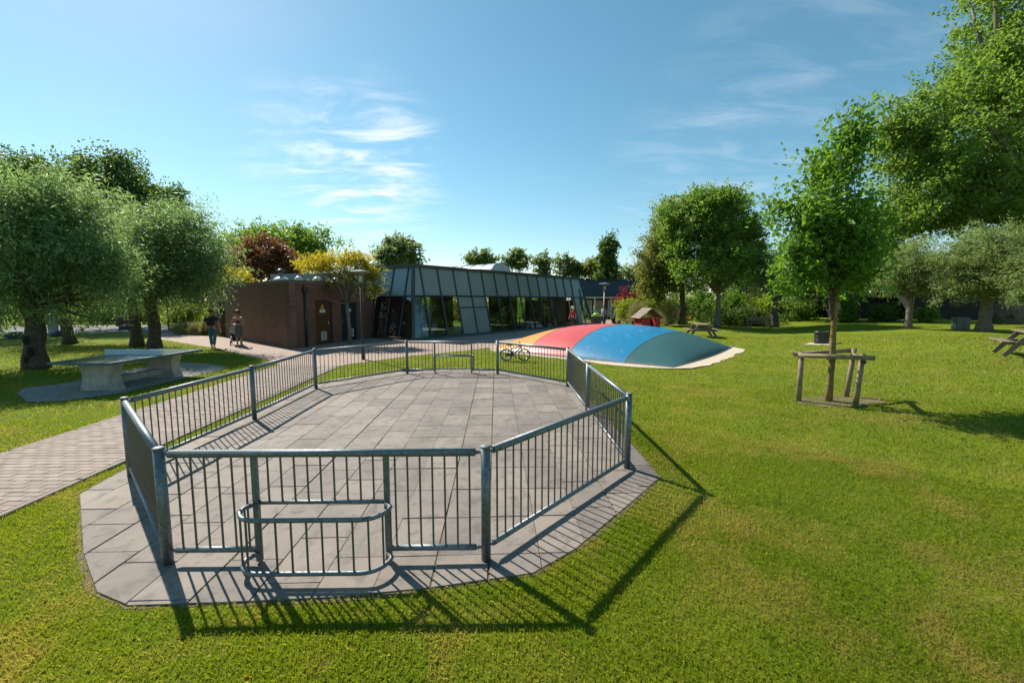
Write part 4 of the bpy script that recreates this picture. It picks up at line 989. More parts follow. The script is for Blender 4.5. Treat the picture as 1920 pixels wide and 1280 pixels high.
    curtain(ip(0.75, 0.75, 0), ip(0.95, 1.9, 0), 2.4); curtain(ip(5.5*MOD, 1.4, 0), ip(5.9*MOD, 1.4, 0), 2.3, 12); curtain(ip(8.2*MOD, 1.8, 0), ip(8.9*MOD, 1.8, 0), 2.3, 14)
    # mosaic columns behind the side glass
    rnd = random.Random(9); tl = {}
    for k in range(6):
        m = MB().bbox((0, 0, 0), (0.165, 0.02, 0.165), 0.004).mesh('mosaic_tile'); m.materials.append(MAT['mosaic_%d' % k]); tl[k] = m
    ang = math.atan2(SD.y, SD.x)
    for (t0, rows, cols, p) in ((2.75, 13, 3, 0.95), (1.75, 9, 3, 0.55)):
        for r in range(rows):
            for c in range(cols):
                if rnd.random() > p: continue
                h = 0.22+r*0.17; q = sdw(t0+c*0.17, h, -0.13)-PC
                o = put('mosaic_tile', tl[rnd.choice((0, 0, 1, 2, 2, 3, 4, 5))], None, e, q); o.rotation_euler = (R(-12), 0, ang)
    # striped barrier tape seen in the glass
    tp = MB().slab(*loc(ip(1.2, 4.2, 1.42), ip(4.2, 4.2, 1.36), ip(4.2, 4.2, 1.43), ip(1.2, 4.2, 1.49)), 0.01); tp.build('barrier_tape', 'tape_red', e)
    return e
PAV = pavilion()

def roof_vault():
    c = Vector((-2.6, 33.0, HTOP+0.17)); e = empty('barrel_skylight', c, math.atan2(PA.y, PA.x), 'white barrel vaulted skylight on the pavilion roof', 'skylight')
    n = 14; r = 1.1; Ls = 4.6
    for i in range(4):
        vs = []; fs = []
        for k, y in ((0, -Ls/2+i*Ls/4+.02), (1, -Ls/2+(i+1)*Ls/4-.02)):
            for j in range(n+1): q = math.pi*j/n; vs.append((r*math.cos(q), y, 0.62*r*math.sin(q)))
        for j in range(n): fs.append((j, j+1, n+1+j+1, n+1+j))
        MB().add(vs, fs).build('vault_sheet', 'vault', e, True)
    for i in range(5):
        y = -Ls/2+i*Ls/4; MB().tube([(1.01*r*math.cos(math.pi*j/n), y, 0.63*r*math.sin(math.pi*j/n)) for j in range(n+1)], 0.03, 6).build('rib', 'cap', e)
    for y in (-Ls/2+.01, Ls/2-.01):
        vs = [(r*math.cos(math.pi*j/n), y, 0.62*r*math.sin(math.pi*j/n)) for j in range(n+1)]
        MB().add(vs, [tuple(range(n+1))]).build('end_sheet', 'vault', e)
    MB().box((0, 0, -0.02), (2*r+.1, Ls+.1, 0.1)).build('curb', 'cap', e)
roof_vault()

# ------------------------------------------------------------------ brick building
def brick_building():
    B0 = Vector((-10.1, 19.1, 0)); D = PC+SD*SLEN+SN*0.0; B1 = Vector((-17.1, 25.1, 0))
    e = empty('brick_building', B0, 0, 'flat roofed dark brown brick building with two doors', 'building')
    H = 3.0
    def wall(p, q, z0, z1, name='brick_wall', mat='brickwork', th=0.26, d0=0.0):
        d = q-p; ln = d.length; a = math.atan2(d.y, d.x)
        # local x along the wall, -y outward
        o = MB().box((ln/2, th/2+d0, (z0+z1)/2), (ln, th, z1-z0)).build(name, mat, e); o.location = p-B0; o.rotation_euler = (0, 0, a); return o
    rd = (D-B0).normalized(); RL = (D-B0).length
    at = lambda t: B0+rd*t
    # gable towards the path (outward = right hand side walking B1 -> B0)
    wall(B1, B0-(B0-B1).normalized()*0.0, 0, H)
    DO = [(1.55, 2.75), (3.42, 4.72)]
    segs = [(0.0, 1.55), (2.75, 3.42), (4.72, RL+0.4)]
    for a, b in segs: wall(at(a), at(b), 0, H-0.002)
    for a, b in DO: wall(at(a), at(b), 2.22, H-0.002)
    ang = math.atan2(rd.y, rd.x); pl = lambda t, y, z: (B0-B0)+rd*t+Vector((rd.y, -rd.x, 0))*y+Vector((0, 0, z))
    for i, (a, b) in enumerate(DO):
        m = 'door_brown' if i == 0 else 'door_green'
        d = MB().bbox(((b-a)/2, 0, 1.1), (b-a-0.12, 0.05, 2.14), 0.005).build('door', m, e); d.location = pl(a, -0.12, 0.0); d.rotation_euler = (0, 0, ang)
        d['label'] = 'brown metal door with yellow warning triangle' if i == 0 else 'dark green metal door'
        fm = MB()
        for x in (0.03, b-a-0.03): fm.box((x, 0, 1.11), (0.055, 0.09, 2.2))
        fm.box(((b-a)/2, 0, 2.19), (b-a-.115, 0.09, 0.05)); f = fm.build('door_frame', 'mullion', e); f.location = pl(a, -0.11, 0); f.rotation_euler = (0, 0, ang)
        hx = (b-a)-0.2 if i == 0 else 0.2
        MB().bbox((hx, -0.03, 1.07), (0.035, 0.012, 0.2), 0.004).tube([(hx, -0.03, 1.1), (hx, -0.07, 1.1), (hx+(-0.12 if i == 0 else .12), -0.07, 1.1)], 0.011, 8).build('handle', 'chrome', d)
        MB().bbox(((b-a)/2+(0 if i == 0 else .12), -0.03, 1.68), (0.38 if i == 0 else .3, 0.008, 0.17), 0.002).build('sign', 'white_paint', d)
        # lines of small print on the notice
        if i == 0:
            t = MB()
            for k in range(2): t.box(((b-a)/2, -0.0355, 1.705-k*0.05), (0.26, 0.002, 0.016))
            t.build('sign_print', 'cap', d)
            x = (b-a)/2; MB().prism([(x-.13, 1.80), (x+.13, 1.80), (x, 2.03)], 0.026, 0.034, Matrix(((1, 0, 0), (0, 0, -1), (0, 1, 0)))).build('warning_triangle', 'sign_yellow', d)
            MB().prism([(x-.012, 1.86), (x+.012, 1.86), (x+.03, 1.90), (x+.004, 1.90), (x+.014, 1.96), (x-.02, 1.905), (x+.006, 1.905)], 0.034, 0.037, Matrix(((1, 0, 0), (0, 0, -1), (0, 1, 0)))).build('bolt_symbol', 'black_paint', d)
        v = MB(); x0 = (b-a)/2+(0.03 if i == 0 else .25)
        v.box((x0, -0.035, 0.42), (0.36, 0.02, 0.42)); v.build('vent_frame', 'white_paint', d)
        for k in range(7): MB().box((x0, -0.05, 0.27+k*0.05), (0.28, 0.012, 0.026)).build('vent_slat', 'cabinet', d)
    # roof and fascia
    Q = [B1, B0, at(RL+0.4), at(RL+.4)+(B1-B0)]
    c = sum((q for q in Q), Vector())/4
    ring = [(c+(q-c)*1.012-B0) for q in Q]
    MB().prism([(q.x, q.y) for q in ring], H, H+0.14).build('roof_edge', 'roof_edge', e)
    ring2 = [(c+(q-c)*0.985-B0) for q in Q]
    MB().prism([(q.x, q.y) for q in ring2], H+0.14, H+0.165).build('roof', 'roof_felt', e)
    # rear walls so that the block is closed
    wall(Q[2], Q[3], 0, H-.004); wall(Q[3], Q[0], 0, H-.004)
    # downpipe with hopper
    MB().tube([pl(0.85, 0.07, 0.0), pl(0.85, 0.07, 2.6)], 0.05, 10).box(pl(0.85, 0.08, 2.7), (0.17, 0.15, 0.22), ang).build('downpipe', 'black_paint', e, True)
    MB().tube([pl(0.85, 0.07, 2.8), pl(0.85, 0.0, 2.95)], 0.04, 8).build('outlet', 'black_paint', e)
    # dark gate left of the gable
    wd = (B1-B0).normalized(); g0 = B1+wd*1.3
    o = wall(g0, B1, 0.0, 2.55, 'side_gate', 'black_paint', 0.06, 0.18)
    wall(B1+wd*3.2, g0, 0, H-.01)
    # a metal plate low on the gate
    wall(g0+(-wd)*0.1, g0-wd*1.15, 0.05, 0.8, 'kick_plate', 'chrome', 0.02, 0.15)
    # roof furniture
    for (px, py, Y, r, lab) in ((527, 520, 23, .42, 'left white dome rooflight with flue on the brick roof'), (560, 527, 22.5, .22, 'small dome rooflight next to the flue'), (595, 527, 23, .26, 'dome rooflight above the brown door'), (630, 526, 24, .26, 'dome rooflight behind the yellow tree')):
        p = AT(px, py, Y); p.z = H+0.16
        d = empty('roof_dome', p, 0, lab, 'rooflight', 'rooflights on the brick building')
        MB().lathe([(r*1.05, 0), (r*1.05, 0.09), (r*.95, 0.10)], 18).build('upstand', 'cap', d); MB().lathe([(r, 0.10), (r*.93, 0.17), (r*.7, 0.26), (r*.35, 0.32), (0.01, 0.335)], 18).build('dome', 'dome_plastic', d, True)
        if r > .4:
            MB().lathe([(0.1, 0.3), (0.1, 0.62)], 12).build('flue', 'cap', d, True); MB().lathe([(0.22, 0.62), (0.24, 0.66), (0.1, 0.74), (0.01, 0.76)], 14).build('flue_cap', 'black_paint', d, True)
    # upper roof block behind
    c2 = AT(590, 520, 27)
    MB().box((c2.x-B0.x, c2.y-B0.y, H+0.5), (5.0, 2.0, 0.7), ang+R(90)).build('roof_lantern', 'panel_grey', e)
brick_building()

# ------------------------------------------------------------------ far building with slate roof
def slate_house():
    Y = 50.0; x0 = AT(1078, 560, Y).x; x1 = AT(1222, 560, Y).x
    e = empty('slate_house', (x0, Y, 0), 0, 'far low building with long dark slate roof and white posts', 'building')
    Wd = x1-x0; ze = 2.55; zr = 4.55
    MB().box((Wd/2, 3.5, 1.25), (Wd-.6, 6.0, 2.5)).build('wall', 'interior', e)
    n = 9
    for k in range(n):
        t0, t1 = k/n, (k+1)/n; zz0 = ze+(zr-ze)*t0; zz1 = ze+(zr-ze)*t1+.05; y0 = -0.6+2.2*t0; y1 = -0.6+2.2*t1
        i0, i1 = 0.0+1.0*t0*1.6, 0.0+1.0*t1*1.6
        MB().slab((0.1*t0, y0, zz0), (Wd-i0, y0, zz0), (Wd-i1, y1-.03, zz1), (0.1*t1, y1-.03, zz1), 0.06).build('slate_course', 'slate', e)
    MB().slab((Wd-0, -0.6, ze), (Wd, 6, ze), (Wd-1.6, 4.2, zr), (Wd-1.6, 1.6, zr), 0.05).build('roof_hip', 'slate', e)
    MB().box((Wd/2-.8, 2.9, zr), (Wd-1.6, 2.7, 0.08)).build('roof_top', 'slate', e)
    MB().box((Wd/2, -0.62, ze-.06), (Wd+.1, 0.12, 0.14)).build('gutter', 'white_paint', e)
    for px in (1113, 1144, 1093):
        x = AT(px, 575, Y).x-x0; MB().box((x, -0.5, 1.22), (0.14, 0.14, 2.44)).build('column', 'white_paint', e)
    for px, w in ((1104, .9), (1125, 1.2), (1157, 1.1)):
        x = AT(px, 575, Y).x-x0
        f = MB().box((x, 0.46, 1.3), (w, 0.08, 1.7)).build('window', 'white_paint', e); MB().box((x, 0.40, 1.3), (w-.14, 0.05, 1.54)).build('pane', 'glass', f)
    x = AT(1152, 575, Y).x-x0; MB().box((x, 0.44, 1.2), (1.4, 0.1, 2.0)).build('render_panel', 'white_paint', e)
    rl = MB()
    for z in (0.95, 0.55): rl.box((Wd*0.4, -1.2, z), (Wd*0.7, 0.05, 0.06))
    for k in range(9): rl.box((Wd*0.08+k*Wd*0.08, -1.2, 0.48), (0.06, 0.06, 0.96))
    rl.build('balustrade', 'white_paint', e)
slate_house()

# ------------------------------------------------------------------ dark sheds and fence under the right trees
def dark_sheds():
    def block(px0, px1, Y, h, lab, name, roof):
        x0 = AT(px0, 600, Y).x; x1 = AT(px1, 600, Y).x; z = tz(x0, Y); e = empty(name, ((x0+x1)/2, Y, z), 0, lab, 'shed', None)
        w = x1-x0; rnd = random.Random(int(px0)); nb = int(w/0.24)
        MB().box((0, 1.6, h/2-.1), (w-.1, 3.0, h+.2)).build('shed_wall', 'dark_wood', e)
        for k in range(nb): MB().box((-w/2+(k+.5)*w/nb, 0.07+rnd.uniform(0, .01), h/2), (w/nb-.012, 0.03, h)).build('board', 'dark_wood', e)
        MB().box((0, 1.5, h+.06), (w+.5, 3.6, 0.14)).build('shed_roof', roof, e)
        return e
    block(1588, 1702, 38, 1.9, 'black boarded shed behind the thin silvery willow', 'garden_shed', 'slate')
    block(1712, 1925, 36, 2.4, 'long dark shed behind the sunlit trunk at right', 'garden_shed', 'slate')
    block(1495, 1580, 42, 1.9, 'dark shed far behind the staked tree trunk', 'garden_shed', 'slate')
dark_sheds()
#PART5
# ------------------------------------------------------------------ table tennis table
def tt_table():
    e = empty('table_tennis_table', (-10.2, 11.2, 0), R(-3), 'concrete table tennis table with dark green top and pale net', 'table')
    MB().bbox((0, 0, 0.735), (1.525, 2.74, 0.05), 0.006).build('table_top', 'tt_top', e)
    ed = MB()
    for s in (-1, 1): ed.bbox((s*0.775, 0, 0.733), (0.03, 2.80, 0.062), 0.006)
    for s in (-1, 1): ed.bbox((0, s*1.385, 0.733), (1.519, 0.03, 0.060), 0.006)
    ed.build('edge_band', 'tt_edge', e)
    ln = MB(); ln.box((0, 0, 0.7625), (0.012, 2.6, 0.003))
    for s in (-1, 1): ln.box((s*0.735, 0, 0.7625), (0.02, 2.72, 0.003))
    ln.build('court_lines', 'tt_line', e)
    MB().bbox((0, 0, 0.84), (1.62, 0.035, 0.155), 0.008).build('net_plate', 'tt_net', e)
    for s in (-1, 1):
        pr = []; n = 14
        for i in range(n+1): t = i/n; pr.append((0.46-0.115*math.sin(math.pi*t)**1.0+0.02*t, t*0.71))
        poly = [(x, z) for x, z in pr]+[(-x, z) for x, z in pr[::-1]]
        MB().prism(poly, -0.15, 0.15, Matrix(((1, 0, 0), (0, 0, -1), (0, 1, 0)))).build('support', 'concrete', e).location = (0, s*0.88, 0)
    MB().bbox((0, 0, 0.2), (0.22, 1.5, 0.16), 0.01).build('tie_beam', 'concrete', e)
tt_table()
GRAVEL = gp((32, 738), (46, 728), (105, 722), (150, 714), (230, 696), (300, 684), (345, 680), (395, 683), (426, 688), (415, 694), (340, 711), (262, 729), (235, 736), (150, 748), (95, 754), (52, 754))
sheet('gravel_bed', GRAVEL, 0.012, 'gravel', 'pale gravel bed under the table tennis table', 'gravel')
def pebbles():
    rs = np.random.RandomState(4); P = np.array(GRAVEL); n = 9000
    x = rs.uniform(P[:, 0].min(), P[:, 0].max(), n); y = rs.uniform(P[:, 1].min(), P[:, 1].max(), n); k = in_poly(x, y, GRAVEL); x, y = x[k], y[k]; n = len(x)
    s = rs.uniform(0.008, 0.02, n); oct_ = np.array([(1, 0, 0), (0, 1, 0), (-1, 0, 0), (0, -1, 0), (0, 0, .7), (0, 0, -.5)], float)
    f0 = np.array([(0, 1, 4), (1, 2, 4), (2, 3, 4), (3, 0, 4), (1, 0, 5), (2, 1, 5), (3, 2, 5), (0, 3, 5)])
    v = oct_[None]*s[:, None, None]*rs.uniform(.6, 1.3, (n, 6, 1))+np.stack([x, y, np.full(n, 0.018)], 1)[:, None]
    f = (f0[None]+np.arange(n)[:, None, None]*6).reshape(-1, 3)
    tag(put('pebbles', fast_mesh('pebbles', v.reshape(-1, 3), f), 'concrete'), 'loose pale pebbles on the gravel bed', 'pebbles', kind='stuff')
pebbles()

# ------------------------------------------------------------------ jumping pillow
PCN = Vector((4.75, 19.45, 0)); PU = Vector((0.776, -0.630, 0)); PV = Vector((0.645, 0.764, 0)); PHU, PHV = 4.35, 4.25
def pil_z(u, v): return 1.08*(max(0, 1-abs(u)**2.3)**0.72)*(max(0, 1-abs(v)**2.3)**0.72)
def pil_pt(u, v): 
    bu = 1-0.05*v*v; bv = 1-0.05*u*u
    p = PCN+PU*(u*PHU*bu)+PV*(v*PHV*bv); p.z = 0.02+pil_z(u, v); return p
def pillow():
    e = empty('jumping_pillow', PCN, 0, 'big inflated jumping pillow striped yellow, red, blue and green', 'jumping pillow')
    for (a, b, m, nm) in ((-1, -.44, 'pvc_yellow', 'yellow'), (-.44, .04, 'pvc_red', 'red'), (.04, .60, 'pvc_blue', 'blue'), (.60, 1, 'pvc_green', 'dark green')):
        nu, nv = 18, 44; vs = []; fs = []
        for i in range(nu+1):
            for j in range(nv+1):
                u = a+(b-a)*i/nu; v = math.sin(math.pi/2*(-1+2*j/nv)); 
                if a == -1: u = -1+(b+1)*(1-math.cos(math.pi/2*i/nu))
                if b == 1: u = 1-(1-a)*(1-math.cos(math.pi/2*(1-i/nu)))
                vs.append(pil_pt(u, v)-PCN)
        for i in range(nu):
            for j in range(nv): q = i*(nv+1)+j; fs.append((q, q+nv+1, q+nv+2, q+1))
        o = MB().add(vs, fs).build('membrane_stripe', m, e, True); o['label'] = nm+' membrane stripe'
pillow()
def seams():
    e = [o for o in bpy.data.objects if o.name == 'jumping_pillow'][0]
    for u in (-.44, .04, .60): MB().tube([pil_pt(u, math.sin(math.pi/2*(-1+2*j/40)))-PCN+Vector((0, 0, .002)) for j in range(41)], 0.012, 5).build('seam', 'cap', e, True)
    rim = []
    for k in range(4):
        for j in range(24):
            t = -1+2*j/24; u, v = ((t, -1), (1, t), (-t, 1), (-1, -t))[k]; p = pil_pt(u, v)-PCN; p.z = .02; rim.append(p)
    MB().tube(rim, 0.03, 6, closed=True).build('edge_rope', 'cap', e, True)
seams()
def sand():
    pts = []; rnd = random.Random(2)
    for k in range(72):
        t = 2*math.pi*k/72; c, s = math.cos(t), math.sin(t); m = (abs(c)**5+abs(s)**5)**(-1/5)
        g = 1.085+rnd.uniform(-.012, .02)+(0.05 if c > .3 and s < .6 else 0)
        p = PCN+PU*(c*m*PHU*g)+PV*(s*m*PHV*g); pts.append((p.x, p.y))
    return pts
SAND = sand(); sheet('sand_border', SAND, 0.014, 'sand', 'pale sand border around the jumping pillow', 'sand')

# ------------------------------------------------------------------ tree stakes
def stakes():
    e = empty('tree_support', GT(1553, 752), 0, 'wooden three-stake frame around the young tree trunk', 'tree support'); o = Vector(e.location)
    A, B, C = GT(1497, 752), GT(1603, 762), GT(1586, 744)
    tops = {}
    for n, (p, tx) in enumerate(((A, 0.0), (B, 0.07), (C, 0.10))):
        q = p-o; h = 1.06; MB().tube([(q.x, q.y, q.z-.1), (q.x+tx*.5, q.y, q.z+.5), (q.x+tx, q.y, q.z+h)], [0.05, 0.049, 0.047], 12).build('stake', 'wood_pole', e, True)
        MB().lathe([(0.046, 0), (0.04, 0.006), (0.004, 0.007)], 12, (q.x+tx, q.y, q.z+h)).build('stake_end', 'wood_end', e)
        tops[n] = Vector((q.x+tx, q.y, q.z+h))
    a, b, c = tops[0], tops[1], tops[2]
    def rail(p, q, ext, dz, off):
        d = (q-p).normalized(); p2 = p-d*ext+Vector((0, off, dz)); q2 = q+d*ext+Vector((0, off, dz)); MB().tube([p2, q2], 0.047, 12).build('rail', 'wood_pole', e, True)
        for r, s in ((p2, -1), (q2, 1)): MB().tube([r+d*s*0.001, r+d*s*0.006], 0.040, 12).build('rail_end', 'wood_end', e)
    rail(a, b, 0.12, -0.06, -0.098); rail(a, c, 0.1, -0.05, 0.098); rail(b, c, 0.13, -0.14, 0.0)
    m = Vector((0, 0, 0.88)); MB().tube([a.lerp(b, .5)+Vector((0, -.04, -.06)), m+Vector((0.09, 0, 0)), m+Vector((0, .1, 0)), m+Vector((-.09, 0, 0)), a.lerp(b, .5)+Vector((-.08, -.04, -.06))], 0.012, 6).build('tie_strap', 'rubber', e)
stakes()
def soil_patch():
    p = GT(1553, 752); rnd = random.Random(6); pts = []
    for k in range(28):
        t = 2*math.pi*k/28; r = 0.55*(1+rnd.uniform(-.22, .22)); x, y = p.x+.15+r*1.5*math.cos(t), p.y-.05+r*0.8*math.sin(t); pts.append((x, y, tz(x, y)+0.012))
    me = bpy.data.meshes.new('bare_soil'); me.from_pydata(pts+[(p.x+.15, p.y-.05, tz(p.x, p.y)+.012)], [], [(k, (k+1) % 28, 28) for k in range(28)]); me.update()
    tag(put('bare_soil', me, 'soil'), 'worn bare soil around the young tree trunk', 'soil', kind='structure')
    return [(x, y) for x, y, z in pts]
SOIL = soil_patch()

# ------------------------------------------------------------------ picnic tables and benches
def picnic(loc, rz, label, sc=1.0):
    e = empty('picnic_table', loc, rz, label, 'picnic table', 'wooden picnic tables'); e.scale = (sc, sc, sc)
    L = 1.8; rnd = random.Random(int(abs(loc[0])*10))
    for k in range(5): MB().bbox((0, -0.30+k*0.15, 0.735), (L, 0.142, 0.042), 0.006).build('top_plank', 'wood_old', e)
    for s in (-1, 1):
        for k in range(2): MB().bbox((0, s*(0.64+k*0.145), 0.445), (L, 0.138, 0.042), 0.006).build('seat_plank', 'wood_old', e)
        for t in (-1, 1):
            a = Vector((t*0.62, s*0.24, 0.71)); b = Vector((t*0.62, s*0.74, 0.0)); d = (b-a).normalized(); M = Matrix((Vector((1, 0, 0)), d.cross(Vector((1, 0, 0))), d)).transposed()
            MB().box((a+b)/2, (0.045, 0.12, (b-a).length), M=M).build('leg', 'wood_old', e)
    for t in (-1, 1):
        MB().bbox((t*0.575, 0, 0.405), (0.045, 1.52, 0.11), 0.004).build('seat_bearer', 'wood_old', e); MB().bbox((t*0.575, 0, 0.685), (0.045, 0.68, 0.075), 0.004).build('top_bearer', 'wood_old', e)
    return e
p = Vector((16.05, 12.75, 0)); p.z = tz(p.x, p.y); picnic(p, math.atan2(0.77, 0.64), 'weathered picnic table at the right picture edge')
p = G(1318, 632); picnic((p.x, p.y+.3, 0), R(78), 'wooden picnic table standing just behind the jumping pillow', 1.05)
def bench():
    b = Vector((AT(1424, 605, 33).x, 33, 0)); b.z = tz(b.x, b.y); e = empty('park_bench', b, R(4), 'pale wooden bench in the shade beside the small willow', 'bench')
    for k in range(3): MB().bbox((0, -0.15+k*0.15, 0.45), (1.9, 0.13, 0.04), 0.005).build('seat_slat', 'wood_old', e)
    for k in range(2): MB().bbox((0, 0.27, 0.66+k*0.17), (1.9, 0.035, 0.12), 0.005).build('back_slat', 'wood_old', e)
    for s in (-.8, .8):
        MB().box((s, -0.15, 0.21), (0.07, 0.07, 0.43)).build('leg', 'wood_old', e); MB().box((s, 0.24, 0.44), (0.07, 0.05, 0.88)).build('leg', 'wood_old', e); MB().box((s, 0.03, 0.405), (0.06, 0.42, 0.045)).build('bearer', 'wood_old', e)
bench()
def low_table():
    b = Vector((AT(1174, 605, 33).x, 33, 0)); e = empty('play_table', b, R(3), 'low wooden table left of the red playhouse', 'table')
    for k in range(4): MB().bbox((0, -0.27+k*0.18, 0.62), (1.6, 0.17, 0.05), 0.006).build('top_plank', 'wood_old', e)
    for s in (-.55, .55): MB().box((s, 0, 0.3), (0.1, 0.5, 0.59), taper=0.8).build('leg', 'wood_old', e)
low_table()

# ------------------------------------------------------------------ playhouse
def playhouse():
    Y = 28.6; b = Vector((AT(1213, 600, Y).x, Y, 0)); e = empty('playhouse', b, R(8), 'small red wooden playhouse with pitched open gable roof', 'playhouse')
    for x0, x1, m in ((-.62, -.10, 'red_paint'), (.38, .62, 'red_paint')):
        n = 3 if x0 < 0 else 1
        for k in range(n): w = (x1-x0)/n; MB().bbox((x0+(k+.5)*w, -0.55, 0.49), (w-.01, 0.04, 0.94), 0.004).build('front_board', m, e)
    MB().bbox((0, 0.55, 0.49), (1.24, 0.04, 0.94), 0.004).build('back_panel', 'cloth_navy', e)
    for s in (-1, 1): MB().bbox((s*0.62, 0, 0.49), (0.04, 1.05, 0.94), 0.004).build('side_panel', 'red_paint', e)
    for x, y in ((-.62, -.56), (.62, -.56), (-.62, .56), (.62, .56), (.38, -.56), (-.10, -.56)): MB().box((x, y, 0.56 if abs(x) > .5 else .54), (0.075, 0.075, 1.08 if abs(x) > .5 else 1.06)).build('post', 'red_paint', e)
    for s in (-1, 1):
        for k in range(4):
            t0, t1 = k/4, (k+1)/4; a = Vector((0, 0, 1.66)); c = Vector((s*0.86, 0, 0.98)); p, q = a.lerp(c, t0+.01), a.lerp(c, t1-.01)
            MB().slab((p.x, -.72, p.z), (q.x, -.72, q.z), (q.x, .72, q.z), (p.x, .72, p.z), 0.035 if s < 0 else -.035).build('roof_plank', 'wood_old', e)
    MB().box((0, 0, 0.03), (1.2, 1.1, 0.05)).build('floor', 'wood_old', e)
playhouse()

# ------------------------------------------------------------------ lamp posts
def lamp(loc, label, h=3.35):
    e = empty('lamp_post', loc, 0, label, 'lamp post', 'garden lamp posts')
    MB().tube([(0, 0, -0.1), (0, 0, 0.75), (0, 0, 0.78), (0, 0, h-0.55)], [0.062, 0.06, 0.038, 0.035], 14).build('pole', 'black_paint', e, True)
    MB().lathe([(0.04, h-.6), (0.085, h-.55), (0.10, h-.52), (0.10, h-.49)], 14).build('lantern_base', 'black_paint', e, True)
    MB().lathe([(0.10, h-.49), (0.115, h-.40), (0.125, h-.22), (0.11, h-.16)], 16).build('lantern_glass', 'lamp_glass', e, True)
    MB().lathe([(0.03, h-.48), (0.045, h-.40), (0.04, h-.22)], 10).build('bulb', 'dome_plastic', e, True)
    MB().lathe([(0.05, h-.17), (0.36, h-.10), (0.38, h-.08), (0.34, h-.06), (0.12, h-.02), (0.01, h)], 28).build('lamp_shade', 'cap', e, True)
    for k in range(3): q = 2*math.pi*k/3; MB().tube([(0.13*math.cos(q), 0.13*math.sin(q), h-.5), (0.14*math.cos(q), 0.14*math.sin(q), h-.13)], 0.008, 6).build('strut', 'black_paint', e)
q = G(681, 674); lamp((q.x, q.y, 0.0), 'black garden lamp post standing left of the pavilion corner')
lamp((AT(1133, 560, 27.5).x, 27.5, 0), 'black garden lamp post beyond the jumping pillow')
q = G(317, 618); lamp((q.x, q.y, 0), 'thin dark lamp post beside the road at left', 3.0)

# ------------------------------------------------------------------ small things on the lawn
def drum():
    b = GT(1540, 644); e = empty('waste_drum', b, 0, 'black drum shaped litter bin on the lawn behind the staked tree', 'bin')
    MB().lathe([(0.29, 0), (0.30, 0.02), (0.285, 0.05), (0.315, 0.5), (0.335, 0.53), (0.335, 0.575), (0.30, 0.58), (0.285, 0.45), (0.01, 0.40)], 28).build('drum', 'black_paint', e, True)
    for z in (0.18, 0.36): MB().lathe([(0.297+z*.06, z-.012), (0.31+z*.06, z), (0.297+z*.06, z+.012)], 28).build('hoop', 'black_paint', e, True)
    pts = []; rnd = random.Random(1)
    for k in range(24): t = 2*math.pi*k/24; r = .62*(1+rnd.uniform(-.2, .2)); x, y = b.x-.1+r*math.cos(t), b.y-.1+r*math.sin(t); pts.append((x, y, tz(x, y)+.012))
    me = bpy.data.meshes.new('sand_patch'); me.from_pydata(pts, [], [tuple(range(24))]); me.update(); tag(put('sand_patch', me, 'sand'), 'round pale sand patch under the black bin', 'sand', kind='structure')
    return [(a, b_) for a, b_, c in pts]
DRUM = drum()
def cabinet():
    Y = 24.0; x = AT(1802, 600, Y).x; b = (x, Y, tz(x, Y)); e = empty('utility_cabinet', b, R(-4), 'grey-green utility cabinet standing before the dark shed', 'cabinet')
    MB().bbox((0, 0, 0.32), (0.74, 0.34, 0.62), 0.01).build('housing', 'cabinet', e); MB().bbox((0, 0, 0.65), (0.80, 0.40, 0.05), 0.012).build('lid', 'cabinet', e)
    for s in (-1, 1): MB().bbox((s*.182, -0.178, 0.33), (0.34, 0.012, 0.54), 0.004).build('door', 'cabinet', e)
    MB().box((0.03, -0.19, 0.36), (0.02, 0.02, 0.09)).build('handle', 'black_paint', e)
cabinet()
def squirrel():
    Y = 38.0; x = AT(1288, 596, Y).x; e = empty('spring_rider', (x, Y, 0.0), 0, 'orange squirrel shaped spring rider under the trees', 'spring rider')
    pl = [(-.5, .42), (-.42, .5), (-.3, .55), (-.05, .5), (.2, .52), (.3, .62), (.34, .8), (.5, .86), (.6, .74), (.56, .6), (.46, .52), (.44, .4), (.3, .32), (-.3, .32)]
    MB().prism(pl, -0.05, 0.05, Matrix(((1, 0, 0), (0, 0, -1), (0, 1, 0)))).build('body', 'squirrel', e)
    tail = [(-.5, .36), (-.74, .5), (-.84, .8), (-.8, 1.1), (-.66, 1.24), (-.5, 1.16), (-.52, 1.0), (-.44, .9), (-.42, .7), (-.36, .5)]
    MB().prism(tail, -0.04, 0.04, Matrix(((1, 0, 0), (0, 0, -1), (0, 1, 0)))).build('tail', 'squirrel', e)
    MB().bbox((-.05, 0, .54), (.34, .26, .05), .01).build('seat', 'red_paint', e); MB().tube([(.3, -.18, .72), (.3, .18, .72)], .018, 8).build('handle', 'black_paint', e)
    sp = []
    for k in range(49): t = k/48*6*2*math.pi; sp.append((.1*math.cos(t), .1*math.sin(t), .02+k/48*.3))
    MB().tube(sp, .014, 6).build('spring', 'black_paint', e)
squirrel()
